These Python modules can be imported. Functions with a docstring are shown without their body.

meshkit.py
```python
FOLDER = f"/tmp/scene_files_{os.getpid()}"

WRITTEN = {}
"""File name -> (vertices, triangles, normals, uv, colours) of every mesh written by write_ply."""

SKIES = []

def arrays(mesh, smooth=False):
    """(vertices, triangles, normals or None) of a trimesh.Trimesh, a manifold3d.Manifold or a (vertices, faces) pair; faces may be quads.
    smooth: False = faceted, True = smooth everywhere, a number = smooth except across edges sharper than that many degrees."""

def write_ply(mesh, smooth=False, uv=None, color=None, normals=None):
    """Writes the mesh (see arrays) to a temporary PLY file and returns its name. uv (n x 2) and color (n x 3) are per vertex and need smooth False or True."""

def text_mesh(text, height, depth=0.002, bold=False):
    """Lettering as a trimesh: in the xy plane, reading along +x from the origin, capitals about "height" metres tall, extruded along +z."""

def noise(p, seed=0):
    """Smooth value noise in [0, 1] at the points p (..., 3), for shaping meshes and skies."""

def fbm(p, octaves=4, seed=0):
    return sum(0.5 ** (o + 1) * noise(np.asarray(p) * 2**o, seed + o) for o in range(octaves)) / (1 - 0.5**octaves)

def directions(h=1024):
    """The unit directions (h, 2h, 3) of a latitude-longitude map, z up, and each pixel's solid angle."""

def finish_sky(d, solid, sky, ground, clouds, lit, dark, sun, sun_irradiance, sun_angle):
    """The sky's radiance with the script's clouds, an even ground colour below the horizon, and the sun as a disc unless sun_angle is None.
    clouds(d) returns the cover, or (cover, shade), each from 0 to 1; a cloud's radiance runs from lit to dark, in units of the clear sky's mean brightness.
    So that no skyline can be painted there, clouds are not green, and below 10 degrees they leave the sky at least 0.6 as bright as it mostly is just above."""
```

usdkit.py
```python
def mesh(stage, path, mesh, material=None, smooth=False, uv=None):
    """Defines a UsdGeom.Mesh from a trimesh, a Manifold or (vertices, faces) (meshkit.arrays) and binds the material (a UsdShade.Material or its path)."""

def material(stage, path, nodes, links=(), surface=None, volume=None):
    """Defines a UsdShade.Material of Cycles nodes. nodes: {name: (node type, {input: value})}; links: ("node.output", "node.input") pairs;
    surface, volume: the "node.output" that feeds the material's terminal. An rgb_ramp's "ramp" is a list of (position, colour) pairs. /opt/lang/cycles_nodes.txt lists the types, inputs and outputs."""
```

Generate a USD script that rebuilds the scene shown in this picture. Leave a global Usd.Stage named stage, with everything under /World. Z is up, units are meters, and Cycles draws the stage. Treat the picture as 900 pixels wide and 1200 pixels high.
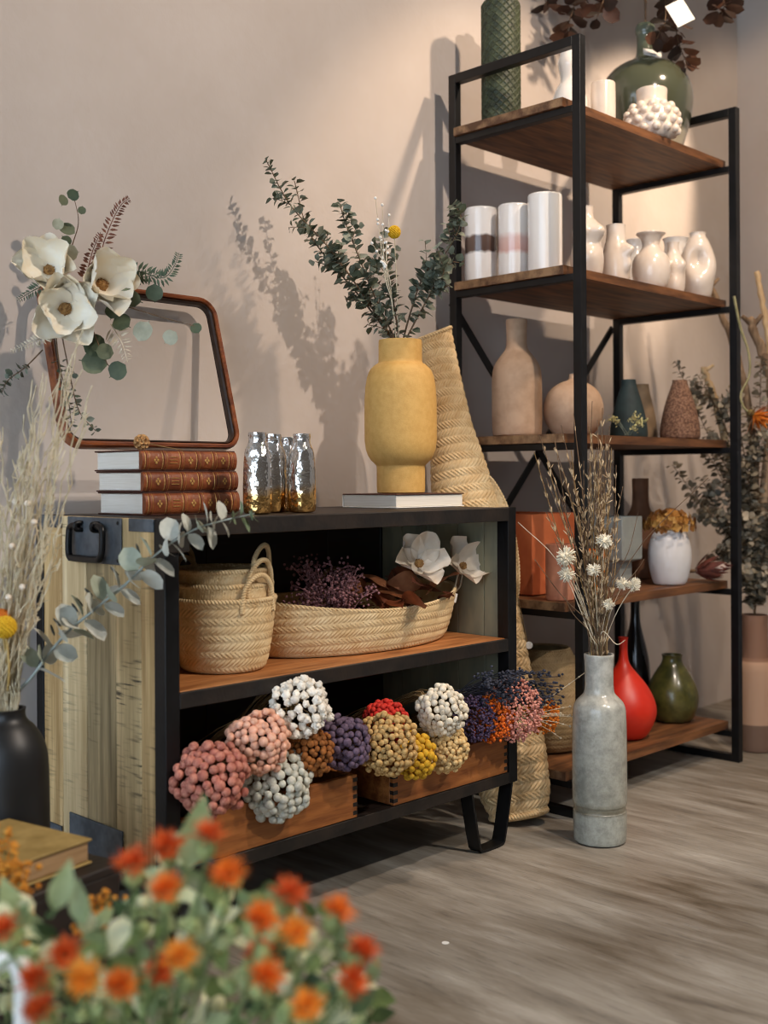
import math, random
import numpy as np, trimesh, usdkit
from pxr import Usd, UsdGeom, UsdLux, UsdShade, Gf, Sdf
stage = Usd.Stage.CreateInMemory()
UsdGeom.SetStageUpAxis(stage, 'Z'); UsdGeom.SetStageMetersPerUnit(stage, 1.0)
UsdGeom.Xform.Define(stage, '/World')
R = random.Random(11)
A = np.array
# ------------------------------------------------------------------ camera
ROLL, FPX, YH, YAW, HC = math.radians(.3), 1351.1, 560.5, math.radians(44.4), .8727
FW = A([math.cos(YAW), math.sin(YAW), 0.]); RT0 = A([math.sin(YAW), -math.cos(YAW), 0.]); UP0 = A([0, 0, 1.])
RT = math.cos(ROLL) * RT0 - math.sin(ROLL) * UP0; UP = math.sin(ROLL) * RT0 + math.cos(ROLL) * UP0
EYE = A([0, 0, HC])
cam = UsdGeom.Camera.Define(stage, '/World/camera')
M4 = Gf.Matrix4d(*[float(x) for row in ((*RT, 0), (*UP, 0), (*-FW, 0), (*EYE, 1)) for x in row])
cam.AddTransformOp().Set(M4)
cam.CreateHorizontalApertureAttr(24.0); cam.CreateVerticalApertureAttr(32.0)
cam.CreateFocalLengthAttr(24.0 * FPX / 900)
cam.CreateVerticalApertureOffsetAttr(-(600 - YH) / 900 * 24.0)
cam.CreateFStopAttr(2.4); cam.CreateFocusDistanceAttr(2.55)
cam.CreateExposureAttr(.45)
# ------------------------------------------------------------------ light: cool daylight through the open shop front on the left, warm ceiling spots
dome = UsdLux.DomeLight.Define(stage, '/World/sky'); dome.CreateColorAttr(Gf.Vec3f(.68, .83, 1.0)); dome.CreateIntensityAttr(.92)
def spot(name, pos, target, color, power, radius=.045, cone=38, soft=.4):
    l = UsdLux.SphereLight.Define(stage, '/World/' + name)
    l.CreateRadiusAttr(radius); l.CreateColorAttr(Gf.Vec3f(*color)); l.CreateIntensityAttr(power)
    z = -(A(target, float) - A(pos, float)); z /= np.linalg.norm(z)
    x = np.cross([0, 0, 1.], z); x /= np.linalg.norm(x); y = np.cross(z, x)
    l.AddTransformOp().Set(Gf.Matrix4d(*[float(t) for row in ((*x, 0), (*y, 0), (*z, 0), (*pos, 1)) for t in row]))
    s = UsdLux.ShapingAPI.Apply(l.GetPrim()); s.CreateShapingConeAngleAttr(cone); s.CreateShapingConeSoftnessAttr(soft)
WARM = (1.0, .77, .57)
spot('spot_light', (1.85, .2, 2.75), (1.45, 2.15, 1.0), (1.0, .83, .69), 2450, radius=.03, cone=54, soft=.5)
spot('spot_light_001', (2.85, .85, 2.85), (2.9, 2.0, 1.3), WARM, 850, cone=36)
spot('spot_light_002', (4.0, 1.2, 2.75), (3.5, 2.2, 1.9), WARM, 1100, cone=19)
spot('spot_light_003', (2.2, -.9, 2.8), (1.65, .8, .0), (1.0, .92, .83), 1600, cone=31)
spot('spot_light_004', (3.35, .7, 2.8), (4.25, 1.75, 1.9), WARM, 420, cone=30)
# ------------------------------------------------------------------ helpers: pixel rays -> points of the place
def at(x, y, X=None, Y=None, Z=None, d=None):
    v = FW + RT * (x - 450) / FPX + UP * (YH - y) / FPX
    t = d if d is not None else X / v[0] if X is not None else Y / v[1] if Y is not None else (Z - HC) / v[2]
    return EYE + t * v
def on(x, Y, Z):                      # the point of the level Z and the depth row Y that is seen in column x
    p = at(x, YH, Y=Y)
    for _ in range(3):
        d = (p - EYE) @ FW; p = at(x, YH - (Z - HC) / d * FPX, Y=Y)
    p[2] = Z
    return p
def dist(p): return float((A(p) - EYE) @ FW)
def lin(c):
    c = A(c, float) / 255
    return tuple(np.where(c < .04045, c / 12.92, ((c + .055) / 1.055) ** 2.4))
# ------------------------------------------------------------------ helpers: materials
UsdGeom.Scope.Define(stage, '/World/Looks')
MATS = {}
def mat(name, c, c2=None, scale=12, rough=.6, bump=0, bscale=60, stretch=(1, 1, 1), metal=0, detail=4, lo=.35, hi=.65, coat=0, trans=0, stops=None, sss=0, spec=.5, rand=0, sheen=0):
    if name in MATS: return MATS[name]
    n = {'p': ('principled_bsdf', dict(base_color=lin(c), roughness=rough, metallic=metal, coat_weight=coat, coat_roughness=.12, specular_ior_level=spec))}
    L = []
    if c2 is not None or stops:
        n['g'] = ('geometry', {}); n['m'] = ('mapping', dict(scale=stretch))
        n['t'] = ('noise_texture', dict(scale=scale, detail=detail, roughness=.6))
        st = stops or [(lo, c), (hi, c2)]
        n['r'] = ('rgb_ramp', dict(ramp=[(a, lin(b)) for a, b in st]))
        L += [('g.position', 'm.vector'), ('m.vector', 't.vector'), ('t.fac', 'r.fac')]
        col = 'r.color'
        if rand:
            n['o'] = ('object_info', {}); n['mr'] = ('map_range', dict(from_min=0, from_max=1, to_min=1 - rand, to_max=1 + rand)); n['h'] = ('hsv', {})
            L += [('o.random', 'mr.value'), ('mr.result', 'h.value'), ('r.color', 'h.color')]; col = 'h.color'
        L.append((col, 'p.base_color'))
    if bump:
        n.setdefault('g', ('geometry', {}))
        n['bm'] = ('mapping', dict(scale=stretch)); n['bt'] = ('noise_texture', dict(scale=bscale, detail=3)); n['b'] = ('bump', dict(strength=min(1, bump), distance=.004 * max(1, bump)))
        L += [('g.position', 'bm.vector'), ('bm.vector', 'bt.vector'), ('bt.fac', 'b.height'), ('b.normal', 'p.normal')]
    surf = 'p.BSDF'
    if trans:
        n['tr'] = ('translucent_bsdf', dict(color=lin(c2 or c))); n['mx'] = ('mix_closure', dict(fac=trans))
        L += [('p.BSDF', 'mx.closure1'), ('tr.BSDF', 'mx.closure2')]
        if c2 is not None: L.append((col, 'tr.color'))
        surf = 'mx.closure'
    MATS[name] = usdkit.material(stage, '/World/Looks/' + name, n, L, surface=surf)
    return MATS[name]
def zmat(name, stops, z0, z1, rough=.3, coat=0, noise=.0, nscale=30, bump=0, metal=0, bd=.003, mottle=None):
    """bands of glaze by height on one pot; the band edges wander a little"""
    n = {'g': ('geometry', {}), 's': ('separate_xyz', {}), 't': ('noise_texture', dict(scale=nscale, detail=3)), 'ma': ('math', dict(math_type='multiply_add', value2=noise)),
         'mr': ('map_range', dict(from_min=z0, from_max=z1, to_min=0, to_max=1, clamp=True)), 'r': ('rgb_ramp', dict(ramp=[(a, lin(b)) for a, b in stops])),
         'p': ('principled_bsdf', dict(roughness=rough, coat_weight=coat, coat_roughness=.1, metallic=metal))}
    L = [('g.position', 's.vector'), ('g.position', 't.vector'), ('t.fac', 'ma.value1'), ('s.z', 'ma.value3'), ('ma.value', 'mr.value'), ('mr.result', 'r.fac'), ('r.color', 'p.base_color')]
    if bump:
        n['b'] = ('bump', dict(strength=bump, distance=bd)); L += [('t.fac', 'b.height'), ('b.normal', 'p.normal')]
    if mottle:      # clouded, speckled glaze
        n['t2'] = ('noise_texture', dict(scale=mottle[0], detail=6, roughness=.7)); n['r2'] = ('rgb_ramp', dict(ramp=[(.35, (mottle[1],) * 3), (.62, (1, 1, 1))])); n['mm'] = ('mix', dict(mix_type='multiply', fac=1.0))
        L.remove(('r.color', 'p.base_color')); L += [('g.position', 't2.vector'), ('t2.fac', 'r2.fac'), ('r.color', 'mm.color1'), ('r2.color', 'mm.color2'), ('mm.color', 'p.base_color')]
    MATS[name] = usdkit.material(stage, '/World/Looks/' + name, n, L, surface='p.BSDF')
    return MATS[name]
# ------------------------------------------------------------------ helpers: shapes as (vertices, faces)
def cat(parts):
    vs, fs, n = [], [], 0
    for v, f in parts:
        vs.append(v); fs.append(A(f) + n); n += len(v)
    return np.vstack(vs), np.vstack(fs)
def hull(pts):
    h = trimesh.convex.convex_hull(A(pts, float)); return A(h.vertices), A(h.faces)
def box(x0, x1, y0, y1, z0, z1, b=.0015):
    lo, hi = A([min(x0, x1), min(y0, y1), min(z0, z1)]), A([max(x0, x1), max(y0, y1), max(z0, z1)])
    b = min(b, .45 * float((hi - lo).min())); pts = []
    for s in np.ndindex(2, 2, 2):
        c = np.where(A(s) == 0, lo, hi); o = np.where(A(s) == 0, b, -b)
        for k in range(3):
            q = c + o; q[k] = c[k]; pts.append(q)
    return hull(pts)
def chaikin(p, n=2):
    p = A(p, float)
    for _ in range(n):
        q = [p[0]]
        for a, b in zip(p[:-1], p[1:]): q += [.75 * a + .25 * b, .25 * a + .75 * b]
        p = A(q + [p[-1]])
    return p
def grid(P, wrap=True, flip=False):
    nv, nu = P.shape[:2]; idx = np.arange(nv * nu).reshape(nv, nu)
    a = idx[:-1, :]; c = idx[1:, :]
    b, d = (np.roll(a, -1, 1), np.roll(c, -1, 1)) if wrap else (None, None)
    if not wrap: a, b, c, d = idx[:-1, :-1], idx[:-1, 1:], idx[1:, :-1], idx[1:, 1:]
    f = np.vstack([np.stack([a, b, d], -1).reshape(-1, 3), np.stack([a, d, c], -1).reshape(-1, 3)])
    return P.reshape(-1, 3), f[:, ::-1] if flip else f
def lathe(prof, c=(0, 0, 0), n=40, sm=2, disp=None):
    p = chaikin(prof, sm) if sm else A(prof, float)
    p = A([q for i, q in enumerate(p) if i == 0 or np.hypot(*(q - p[i - 1])) > 1e-6])
    th = np.arange(n) / n * 2 * np.pi
    P = np.stack([p[:, :1] * np.cos(th), p[:, :1] * np.sin(th), np.repeat(p[:, 1:], n, 1)], -1)
    if disp is not None: P = disp(P, th)
    v, f = grid(P)
    return v + A(c), f
def vessel(outer, c, wall=.004, n=40, sm=2, disp=None):
    """a thin-walled pot: outer profile from the foot's middle up to the lip and back down inside"""
    o = [(0.0005, outer[0][1])] + list(outer)
    o = chaikin(o, sm)
    inner = [(max(r - wall, .001), z) for r, z in o[::-1] if z > o[0][1] + wall * 1.5]
    prof = np.vstack([o, A(inner), [[.0005, o[0][1] + wall * 1.5]]])
    return lathe(prof, c, n, 0, disp)
def curve(pts, n=16):
    p = A(pts, float)
    if len(p) == 2: return p[0] + (p[1] - p[0]) * np.linspace(0, 1, n)[:, None]
    q = np.vstack([2 * p[0] - p[1], p, 2 * p[-1] - p[-2]]); out = []
    for t in np.linspace(0, len(p) - 1 - 1e-9, n):
        i = int(t); u = t - i; a, b, c, d = q[i:i + 4]
        out.append(.5 * (2 * b + (c - a) * u + (2 * a - 5 * b + 4 * c - d) * u * u + (3 * b - a - 3 * c + d) * u ** 3))
    return A(out)
def unit(v): v = A(v, float); return v / max(np.linalg.norm(v), 1e-9)
def tube(path, r, n=6, closed=False):
    p = A(path, float); r = np.broadcast_to(A(r, float), (len(p),))
    t = np.gradient(p, axis=0)
    if closed: t = np.roll(p, -1, 0) - np.roll(p, 1, 0)
    t /= np.maximum(np.linalg.norm(t, axis=1, keepdims=True), 1e-9)
    x = np.cross(t[0], [0, 0, 1.]); x = np.cross(t[0], [1., 0, 0]) if np.linalg.norm(x) < .1 else x; x = unit(x)
    th = np.arange(n) / n * 2 * np.pi; P = []
    for k in range(len(p)):
        x = unit(x - t[k] * (x @ t[k])); y = np.cross(t[k], x)
        P.append(p[k] + r[k] * (np.cos(th)[:, None] * x + np.sin(th)[:, None] * y))
    P = A(P)
    if closed: return grid(np.concatenate([P, P[:1]]))
    v, f = grid(P); m = len(v)
    v = np.vstack([v, p[0], p[-1]]); e = np.arange(n)
    caps = np.vstack([np.stack([np.full(n, m), (e + 1) % n, e], 1), np.stack([np.full(n, m + 1), m - n + e, m - n + (e + 1) % n], 1)])
    return v, np.vstack([f, caps])
SPH = {k: trimesh.creation.icosphere(k) for k in (0, 1, 2, 3)}
def ball(c, r, k=1, sq=(1, 1, 1)): return A(SPH[k].vertices) * r * A(sq) + A(c), A(SPH[k].faces)
def orient(m, pos, d, nrm=None, s=1.0):
    """local x -> d, local z -> near nrm"""
    x = unit(d); z = A([0, 0, 1.]) if nrm is None else A(nrm, float)
    z = z - x * (z @ x)
    if np.linalg.norm(z) < 1e-3: z = np.cross(x, [.3, .9, .2])
    z = unit(z); y = np.cross(z, x)
    return A(m[0]) * s @ A([x, y, z]) + A(pos), m[1]
def leaf(L=1.0, W=.5, tip=1.0, fold=.25, curl=.15, seg=5, stalk=.12, wave=0, ph=0):
    """a folded, curled blade of thin real thickness along x; tip 1 round .. 2 pointed"""
    t = np.linspace(0, 1, seg + 1); w = W / 2 * np.sin(np.pi * np.clip(t, .0, 1) ** (.8)) ** (.7 if tip <= 1 else 1.1)
    if tip <= 1: w = W / 2 * np.sqrt(np.clip(1 - (2 * t - 1) ** 2, 0, 1))
    x = (stalk + (1 - stalk) * t) * L; z0 = -curl * L * t ** 2
    zz = fold * w + wave * W * np.sin(t * 7 + ph)
    row = np.stack([np.stack([x, w, z0 + zz], 1), np.stack([x, 0 * w, z0], 1), np.stack([x, -w, z0 + fold * w - wave * W * np.sin(t * 6 + ph + 1)], 1)], 1)
    v = row.reshape(-1, 3); f = []
    for i in range(seg):
        for j in range(2):
            a = i * 3 + j; f += [[a, a + 3, a + 4], [a, a + 4, a + 1]]
    st = tube([(0, 0, 0), (stalk * L * 1.05, 0, 0)], W * .025, 3)
    return cat([(v, A(f)), st])
def petal(L, W, cup=.35, wave=.06, ph=0, n=6, tip=.75):
    t = np.linspace(0, 1, n + 1); s = np.linspace(-1, 1, n + 1); T, S = np.meshgrid(t, s, indexing='ij')
    w = W / 2 * np.clip(np.sin(np.pi * (.12 + .71 * T ** tip)), 0, 1) ** .5
    x = L * (T - .22 * T * S ** 2 * T); y = w * S
    z = cup * L * (T ** 2) * .55 + cup * W * .5 * S ** 2 + wave * L * np.sin(5 * S + ph) * T + wave * L * .6 * np.sin(9 * T + ph * 2) * S
    top = np.stack([x, y, z], -1)
    v1, f1 = grid(top, wrap=False); v2, f2 = grid(top - A([0, 0, .0009]), wrap=False, flip=True)
    return cat([(v1, f1), (v2, f2)])
def smooth_noise(P, sc, amp, seed=0):
    import meshkit
    return (meshkit.fbm(P * sc + seed * 7.3, 3, seed) - .5) * 2 * amp
# ------------------------------------------------------------------ helpers: things, parts
COUNT, LOC = {}, {}
def numbered(parent, name):
    k = COUNT.get((parent, name), 0); COUNT[(parent, name)] = k + 1
    return f'{parent}/{name}' + (f'_{k:03d}' if k else '')
def put(prim, **kw):
    for k, v in kw.items():
        if v: prim.SetCustomDataByKey(k, v)
def thing(name, label, cat_, loc, group=None, kind=None):
    path = numbered('/World', name); x = UsdGeom.Xform.Define(stage, path)
    x.AddTranslateOp().Set(Gf.Vec3d(*map(float, loc))); LOC[path] = A(loc, float)
    put(x.GetPrim(), label=label, category=cat_, group=group, kind=kind)
    return path
def part(parent, name, mesh, m, smooth=35, label=None, kind=None):
    path = numbered(parent, name); root = '/'.join(path.split('/')[:3])
    v, f = mesh
    usdkit.mesh(stage, path, (A(v) - LOC.get(root, A([0, 0, 0.])), f), m, smooth=smooth)
    put(stage.GetPrimAtPath(path), label=label, kind=kind)
    return path
def single(name, mesh, m, label, cat_, group=None, smooth=35, kind=None):
    path = numbered('/World', name)
    usdkit.mesh(stage, path, mesh, m, smooth=smooth)
    put(stage.GetPrimAtPath(path), label=label, category=cat_, group=group, kind=kind)
    return path
def struct(name, mesh, m, smooth=False):
    path = '/World/' + name; usdkit.mesh(stage, path, mesh, m, smooth=smooth); put(stage.GetPrimAtPath(path), kind='structure', label=STRUCT.get(name), category=STRUCT.get(name, 'x').split()[-1])
STRUCT = dict(floor='worn grey brown floor', wall_back='pinkish beige plaster wall', wall_right='beige plaster wall', wall_front='dark brown shop wall', ceiling='grey ceiling')
# ------------------------------------------------------------------ materials
def wood(name, c1, c2, axis='x', **k):
    s = dict(x=(.12, 1, 1), y=(1, .12, 1), z=(1, 1, .12))[axis]
    return mat(name, c1, c2, scale=45, stretch=s, detail=5, bump=.35, bscale=90, rough=k.pop('rough', .55), **k)
BLACK = mat('black_steel', (10, 10, 11), (17, 17, 19), scale=30, spec=.35, rough=.42, bump=.1, bscale=200)
RUSTY = mat('dark_worn_steel', (16, 14, 13), (40, 31, 25), scale=18, rough=.5, bump=.2, bscale=80)
PLATE = mat('grey_steel_plate', (58, 66, 74), (92, 100, 108), scale=25, rough=.45, bump=.15)
SHELFW = wood('shelf_wood', (74, 44, 22), (132, 86, 50), 'x')
SHELFE = mat('shelf_end_grain', (84, 54, 32), (150, 116, 82), scale=20, rough=.6, bump=.4, bscale=50, lo=.4, hi=.6)
CRATE = wood('crate_wood', (120, 66, 26), (170, 106, 52), 'x')
DARKW = wood('dark_wood', (24, 17, 13), (40, 28, 22), 'x')
TOPW = wood('cabinet_top_wood', (22, 16, 14), (44, 31, 25), 'x')
MIDW = wood('mid_shelf_wood', (140, 84, 40), (186, 124, 70), 'x')
INNERW = mat('grey_green_wood', (104, 104, 88), (150, 142, 112), scale=14, stretch=(1, 1, .3), rough=.7, bump=.3, lo=.3, hi=.7)
def weathered(name, a, b, k, seed):
    n = {'g': ('geometry', {}), 'm1': ('mapping', dict(scale=(38, 38, 1.8), location=(seed, 0, seed))), 'n1': ('noise_texture', dict(scale=1, detail=5, roughness=.65)),
         'r1': ('rgb_ramp', dict(ramp=[(.3, lin(a)), (.5, lin(tuple((x + y) / 2 for x, y in zip(a, b)))), (.68, lin(b))])),
         'm2': ('mapping', dict(scale=(6, 14, 150), location=(0, seed, seed))), 'n2': ('noise_texture', dict(scale=1, detail=2)), 'r2': ('rgb_ramp', dict(ramp=[(.54, (0, 0, 0)), (.68, (1, 1, 1))])),
         'm3': ('mapping', dict(scale=(5, 9, 5), location=(seed, seed, 0))), 'n3': ('noise_texture', dict(scale=1, detail=2)), 'r3': ('rgb_ramp', dict(ramp=[(.48, (0, 0, 0)), (.64, (1, 1, 1))])),
         'mu': ('math', dict(math_type='multiply')), 'mk': ('math', dict(math_type='multiply', value2=k * .75)), 'mx': ('mix', dict(color2=lin((58, 54, 46)))),
         'b': ('bump', dict(strength=.4, distance=.003)), 'p': ('principled_bsdf', dict(roughness=.72, specular_ior_level=.3))}
    L = [('g.position', 'm1.vector'), ('m1.vector', 'n1.vector'), ('n1.fac', 'r1.fac'), ('g.position', 'm2.vector'), ('m2.vector', 'n2.vector'), ('n2.fac', 'r2.fac'), ('g.position', 'm3.vector'), ('m3.vector', 'n3.vector'), ('n3.fac', 'r3.fac'),
         ('r2.color', 'mu.value1'), ('r3.color', 'mu.value2'), ('mu.value', 'mk.value1'), ('mk.value', 'mx.fac'), ('r1.color', 'mx.color1'), ('mx.color', 'p.base_color'), ('n1.fac', 'b.height'), ('b.normal', 'p.normal')]
    return usdkit.material(stage, '/World/Looks/' + name, n, L, surface='p.BSDF')
STRAW = mat('palm_straw', (206, 172, 122), (228, 204, 160), scale=26, rough=.6, lo=.3, hi=.7)
STRAWD = mat('dark_palm_straw', (126, 102, 68), (158, 132, 92), scale=26, rough=.7)
WHITEC = mat('white_glaze', (232, 224, 214), (240, 234, 226), scale=8, rough=.22, coat=.6)
CREAMC = mat('cream_glaze', (226, 208, 190), (236, 222, 208), scale=10, rough=.25, coat=.5)
PAGES = mat('book_pages', (226, 220, 208), (238, 233, 224), scale=200, stretch=(.05, .05, 3), rough=.8)
GOLD = mat('gold_leaf', (196, 150, 84), (214, 172, 104), scale=50, rough=.4, metal=.6)
EUC = [mat(f'eucalyptus_{i}', a, b, scale=30, rough=.55, trans=.2) for i, (a, b) in enumerate([((98, 108, 94), (130, 138, 122)), ((128, 136, 120), (164, 168, 150)), ((70, 80, 64), (102, 110, 90))])]
STEM = mat('brown_stem', (84, 62, 44), (122, 96, 68), scale=40, rough=.7)
PALE = mat('pale_stem', (190, 174, 146), (222, 210, 186), scale=40, rough=.75)
CREAMP = mat('cream_petal', (254, 242, 216), (255, 250, 236), scale=20, rough=.6, trans=.12)
TAGM = mat('white_card', (240, 238, 232), rough=.8)
# ------------------------------------------------------------------ the room
def floor_mat():
    n = {'g': ('geometry', {}), 'm1': ('mapping', dict(scale=(17, 2.8, 1), rotation=(0, 0, .06))), 'n1': ('noise_texture', dict(scale=1, detail=6, roughness=.62, distortion=.3)),
         'r1': ('rgb_ramp', dict(ramp=[(.3, lin((84, 74, 62))), (.42, lin((136, 126, 112))), (.55, lin((172, 165, 154))), (.68, lin((208, 204, 196)))])),
         'm2': ('mapping', dict(scale=(2.2, 1.1, 1))), 'n2': ('noise_texture', dict(scale=1, detail=3)), 'r2': ('rgb_ramp', dict(ramp=[(.38, lin((116, 102, 84))), (.6, lin((196, 193, 186)))])),
         'mx': ('mix', dict(fac=.4)), 'm3': ('mapping', dict(scale=(85, 10, 1))), 'n3': ('noise_texture', dict(scale=1, detail=6, roughness=.7)), 'r3': ('rgb_ramp', dict(ramp=[(.36, lin((98, 88, 76))), (.45, lin((190, 184, 174))), (.8, lin((190, 184, 174)))])),
         'mx2': ('mix', dict(mix_type='multiply', fac=.45)), 'b': ('bump', dict(strength=.25, distance=.002)), 'p': ('principled_bsdf', dict(roughness=.48, specular_ior_level=.4))}
    L = [('g.position', 'm1.vector'), ('m1.vector', 'n1.vector'), ('n1.fac', 'r1.fac'), ('g.position', 'm2.vector'), ('m2.vector', 'n2.vector'), ('n2.fac', 'r2.fac'), ('r1.color', 'mx.color1'), ('r2.color', 'mx.color2'),
         ('g.position', 'm3.vector'), ('m3.vector', 'n3.vector'), ('n3.fac', 'r3.fac'), ('mx.color', 'mx2.color1'), ('r3.color', 'mx2.color2'), ('mx2.color', 'p.base_color'), ('n3.fac', 'b.height'), ('b.normal', 'p.normal')]
    return usdkit.material(stage, '/World/Looks/worn_floor', n, L, surface='p.BSDF')
WALL = mat('plaster', (200, 188, 178), (208, 197, 188), scale=2.5, rough=.85, bump=.25, bscale=45, spec=.2)
CEIL = mat('ceiling_paint', (150, 144, 136), rough=.9)
FRONTW = mat('dark_shop_wall', (92, 80, 70), (104, 92, 80), scale=3, rough=.9)
YW, XW = 2.2, 4.27
struct('floor', box(-3, XW, -2.6, YW, -.1, 0, 0), floor_mat())
struct('wall_back', box(-3, XW + .1, YW, YW + .1, 0, 2.95, 0), WALL)
struct('wall_right', box(XW, XW + .1, -2.6, YW, 0, 2.95, 0), WALL)
struct('wall_front', box(-3, XW + .1, -2.7, -2.6, 0, 2.95, 0), FRONTW)
struct('ceiling', box(-3, XW + .1, -2.7, YW + .1, 2.95, 3.05, 0), CEIL)
# ------------------------------------------------------------------ industrial cabinet
CX0, CX1, CY0, CY1, CZ0, CZ1, CM = 1.186, 2.191, 1.706, 2.157, .147, .802, .491
cab = thing('cabinet', 'low open cabinet of weathered planks in a black steel frame', 'cabinet', (1.69, 1.93, 0))
ys = [2.13, 2.059, 1.969, 1.867, 1.784, 1.738]
tones = [((150, 116, 70), (228, 198, 146), 1.0), ((190, 164, 120), (242, 222, 180), .6), ((122, 108, 80), (222, 198, 152), 1.0), ((156, 134, 94), (234, 208, 160), 1.3), ((150, 118, 74), (230, 200, 148), .9)]
for i in range(5):
    m = weathered(f'weathered_plank_{i}', *tones[i], 3.7 * i + 1.3)
    part(cab, 'side_plank', box(CX0 + R.uniform(0, .002), 1.208, ys[i] - .0008, ys[i + 1] + .0008, CZ0 + .002, CZ1 - .001, .0015), m)
    part(cab, 'side_plank', box(2.166, CX1 - .004, ys[i] - .0008, ys[i + 1] + .0008, CZ0 + .002, CZ1 - .001, .0015), INNERW)
for x in (1.185, 2.160):
    part(cab, 'frame_post', box(x, x + .031, CY0 - .002, 1.738, CZ0, CZ1, .001), BLACK)
    part(cab, 'frame_post', box(x, x + .031, 2.13, CY1, CZ0, CZ1, .001), BLACK)
part(cab, 'top_board', box(1.2165, 2.1595, CY0, 2.13, CZ1 - .03, CZ1, .002), TOPW)
part(cab, 'top_rail', box(1.2165, 2.1595, CY0 - .006, CY0 - .0005, CZ1 - .032, CZ1 - .001, .001), RUSTY)
part(cab, 'shelf_board', box(1.2165, 2.1595, CY0 + .008, 2.128, CM - .026, CM, .0015), MIDW)
part(cab, 'shelf_rail', box(1.2165, 2.1595, CY0 - .002, CY0 + .0075, CM - .03, CM - .001, .001), RUSTY)
part(cab, 'bottom_board', box(1.2165, 2.1595, CY0 + .008, 2.128, CZ0 + .002, CZ0 + .025, .0015), DARKW)
part(cab, 'bottom_rail', box(1.2165, 2.1595, CY0 - .002, CY0 + .0075, CZ0, CZ0 + .026, .001), RUSTY)
for i in range(5):
    x = 1.2165 + i * .1886
    part(cab, 'back_plank', box(x + .0006, x + .188, 2.13, 2.146, CZ0, CZ1 - .002, .001), DARKW)
for a, b, z0, z1 in ((2.156, 2.055, .778, .802), (1.815, 1.737, .778, .802), (2.156, 2.058, .147, .186), (2.028, 1.841, .147, .221)):
    part(cab, 'corner_plate', box(CX0 - .0035, CX0 - .0002, a, b, z0, z1, .0008), PLATE)
hp = part(cab, 'handle_plate', box(CX0 - .004, CX0 - .0002, 2.028, 1.84, .714, .8015, .001), PLATE)
for y, z in ((2.02, .722), (1.85, .722), (1.85, .792)):
    part(hp, 'rivet', ball((CX0 - .004, y, z), .004, 1, (.5, 1, 1)), BLACK)
hy0, hy1, hz0, hz1 = 2.004, 1.885, .722, .786
ring = curve([(CX0 - .012, hy0 - .028, hz1), (CX0 - .014, hy0 - .004, hz1 - .004), (CX0 - .015, hy0, hz1 - .02), (CX0 - .016, hy0, hz0 + .016), (CX0 - .017, hy0 - .006, hz0 + .003), (CX0 - .017, hy0 - .02, hz0),
              (CX0 - .017, hy1 + .02, hz0), (CX0 - .017, hy1 + .006, hz0 + .003), (CX0 - .016, hy1, hz0 + .016), (CX0 - .015, hy1, hz1 - .02), (CX0 - .014, hy1 + .004, hz1 - .004), (CX0 - .012, hy1 + .028, hz1)], 44)
part(hp, 'handle', tube(ring, .0065, 8), BLACK, True)
for y in (hy0 - .03, hy1 + .03):
    part(hp, 'handle_eye', tube(curve([(CX0 - .002, y, hz1 + .004), (CX0 - .018, y, hz1 + .003), (CX0 - .018, y, hz1 - .008), (CX0 - .002, y, hz1 - .01)], 12), .0045, 8), BLACK, True)
br = part(cab, 'front_bracket', box(1.187, 1.236, CY0 - .0065, CY0 - .0022, .742, .801, .001), RUSTY)
part(br, 'bolt', ball((1.224, CY0 - .007, .783), .006, 1, (1, .6, 1)), BLACK)
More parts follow.
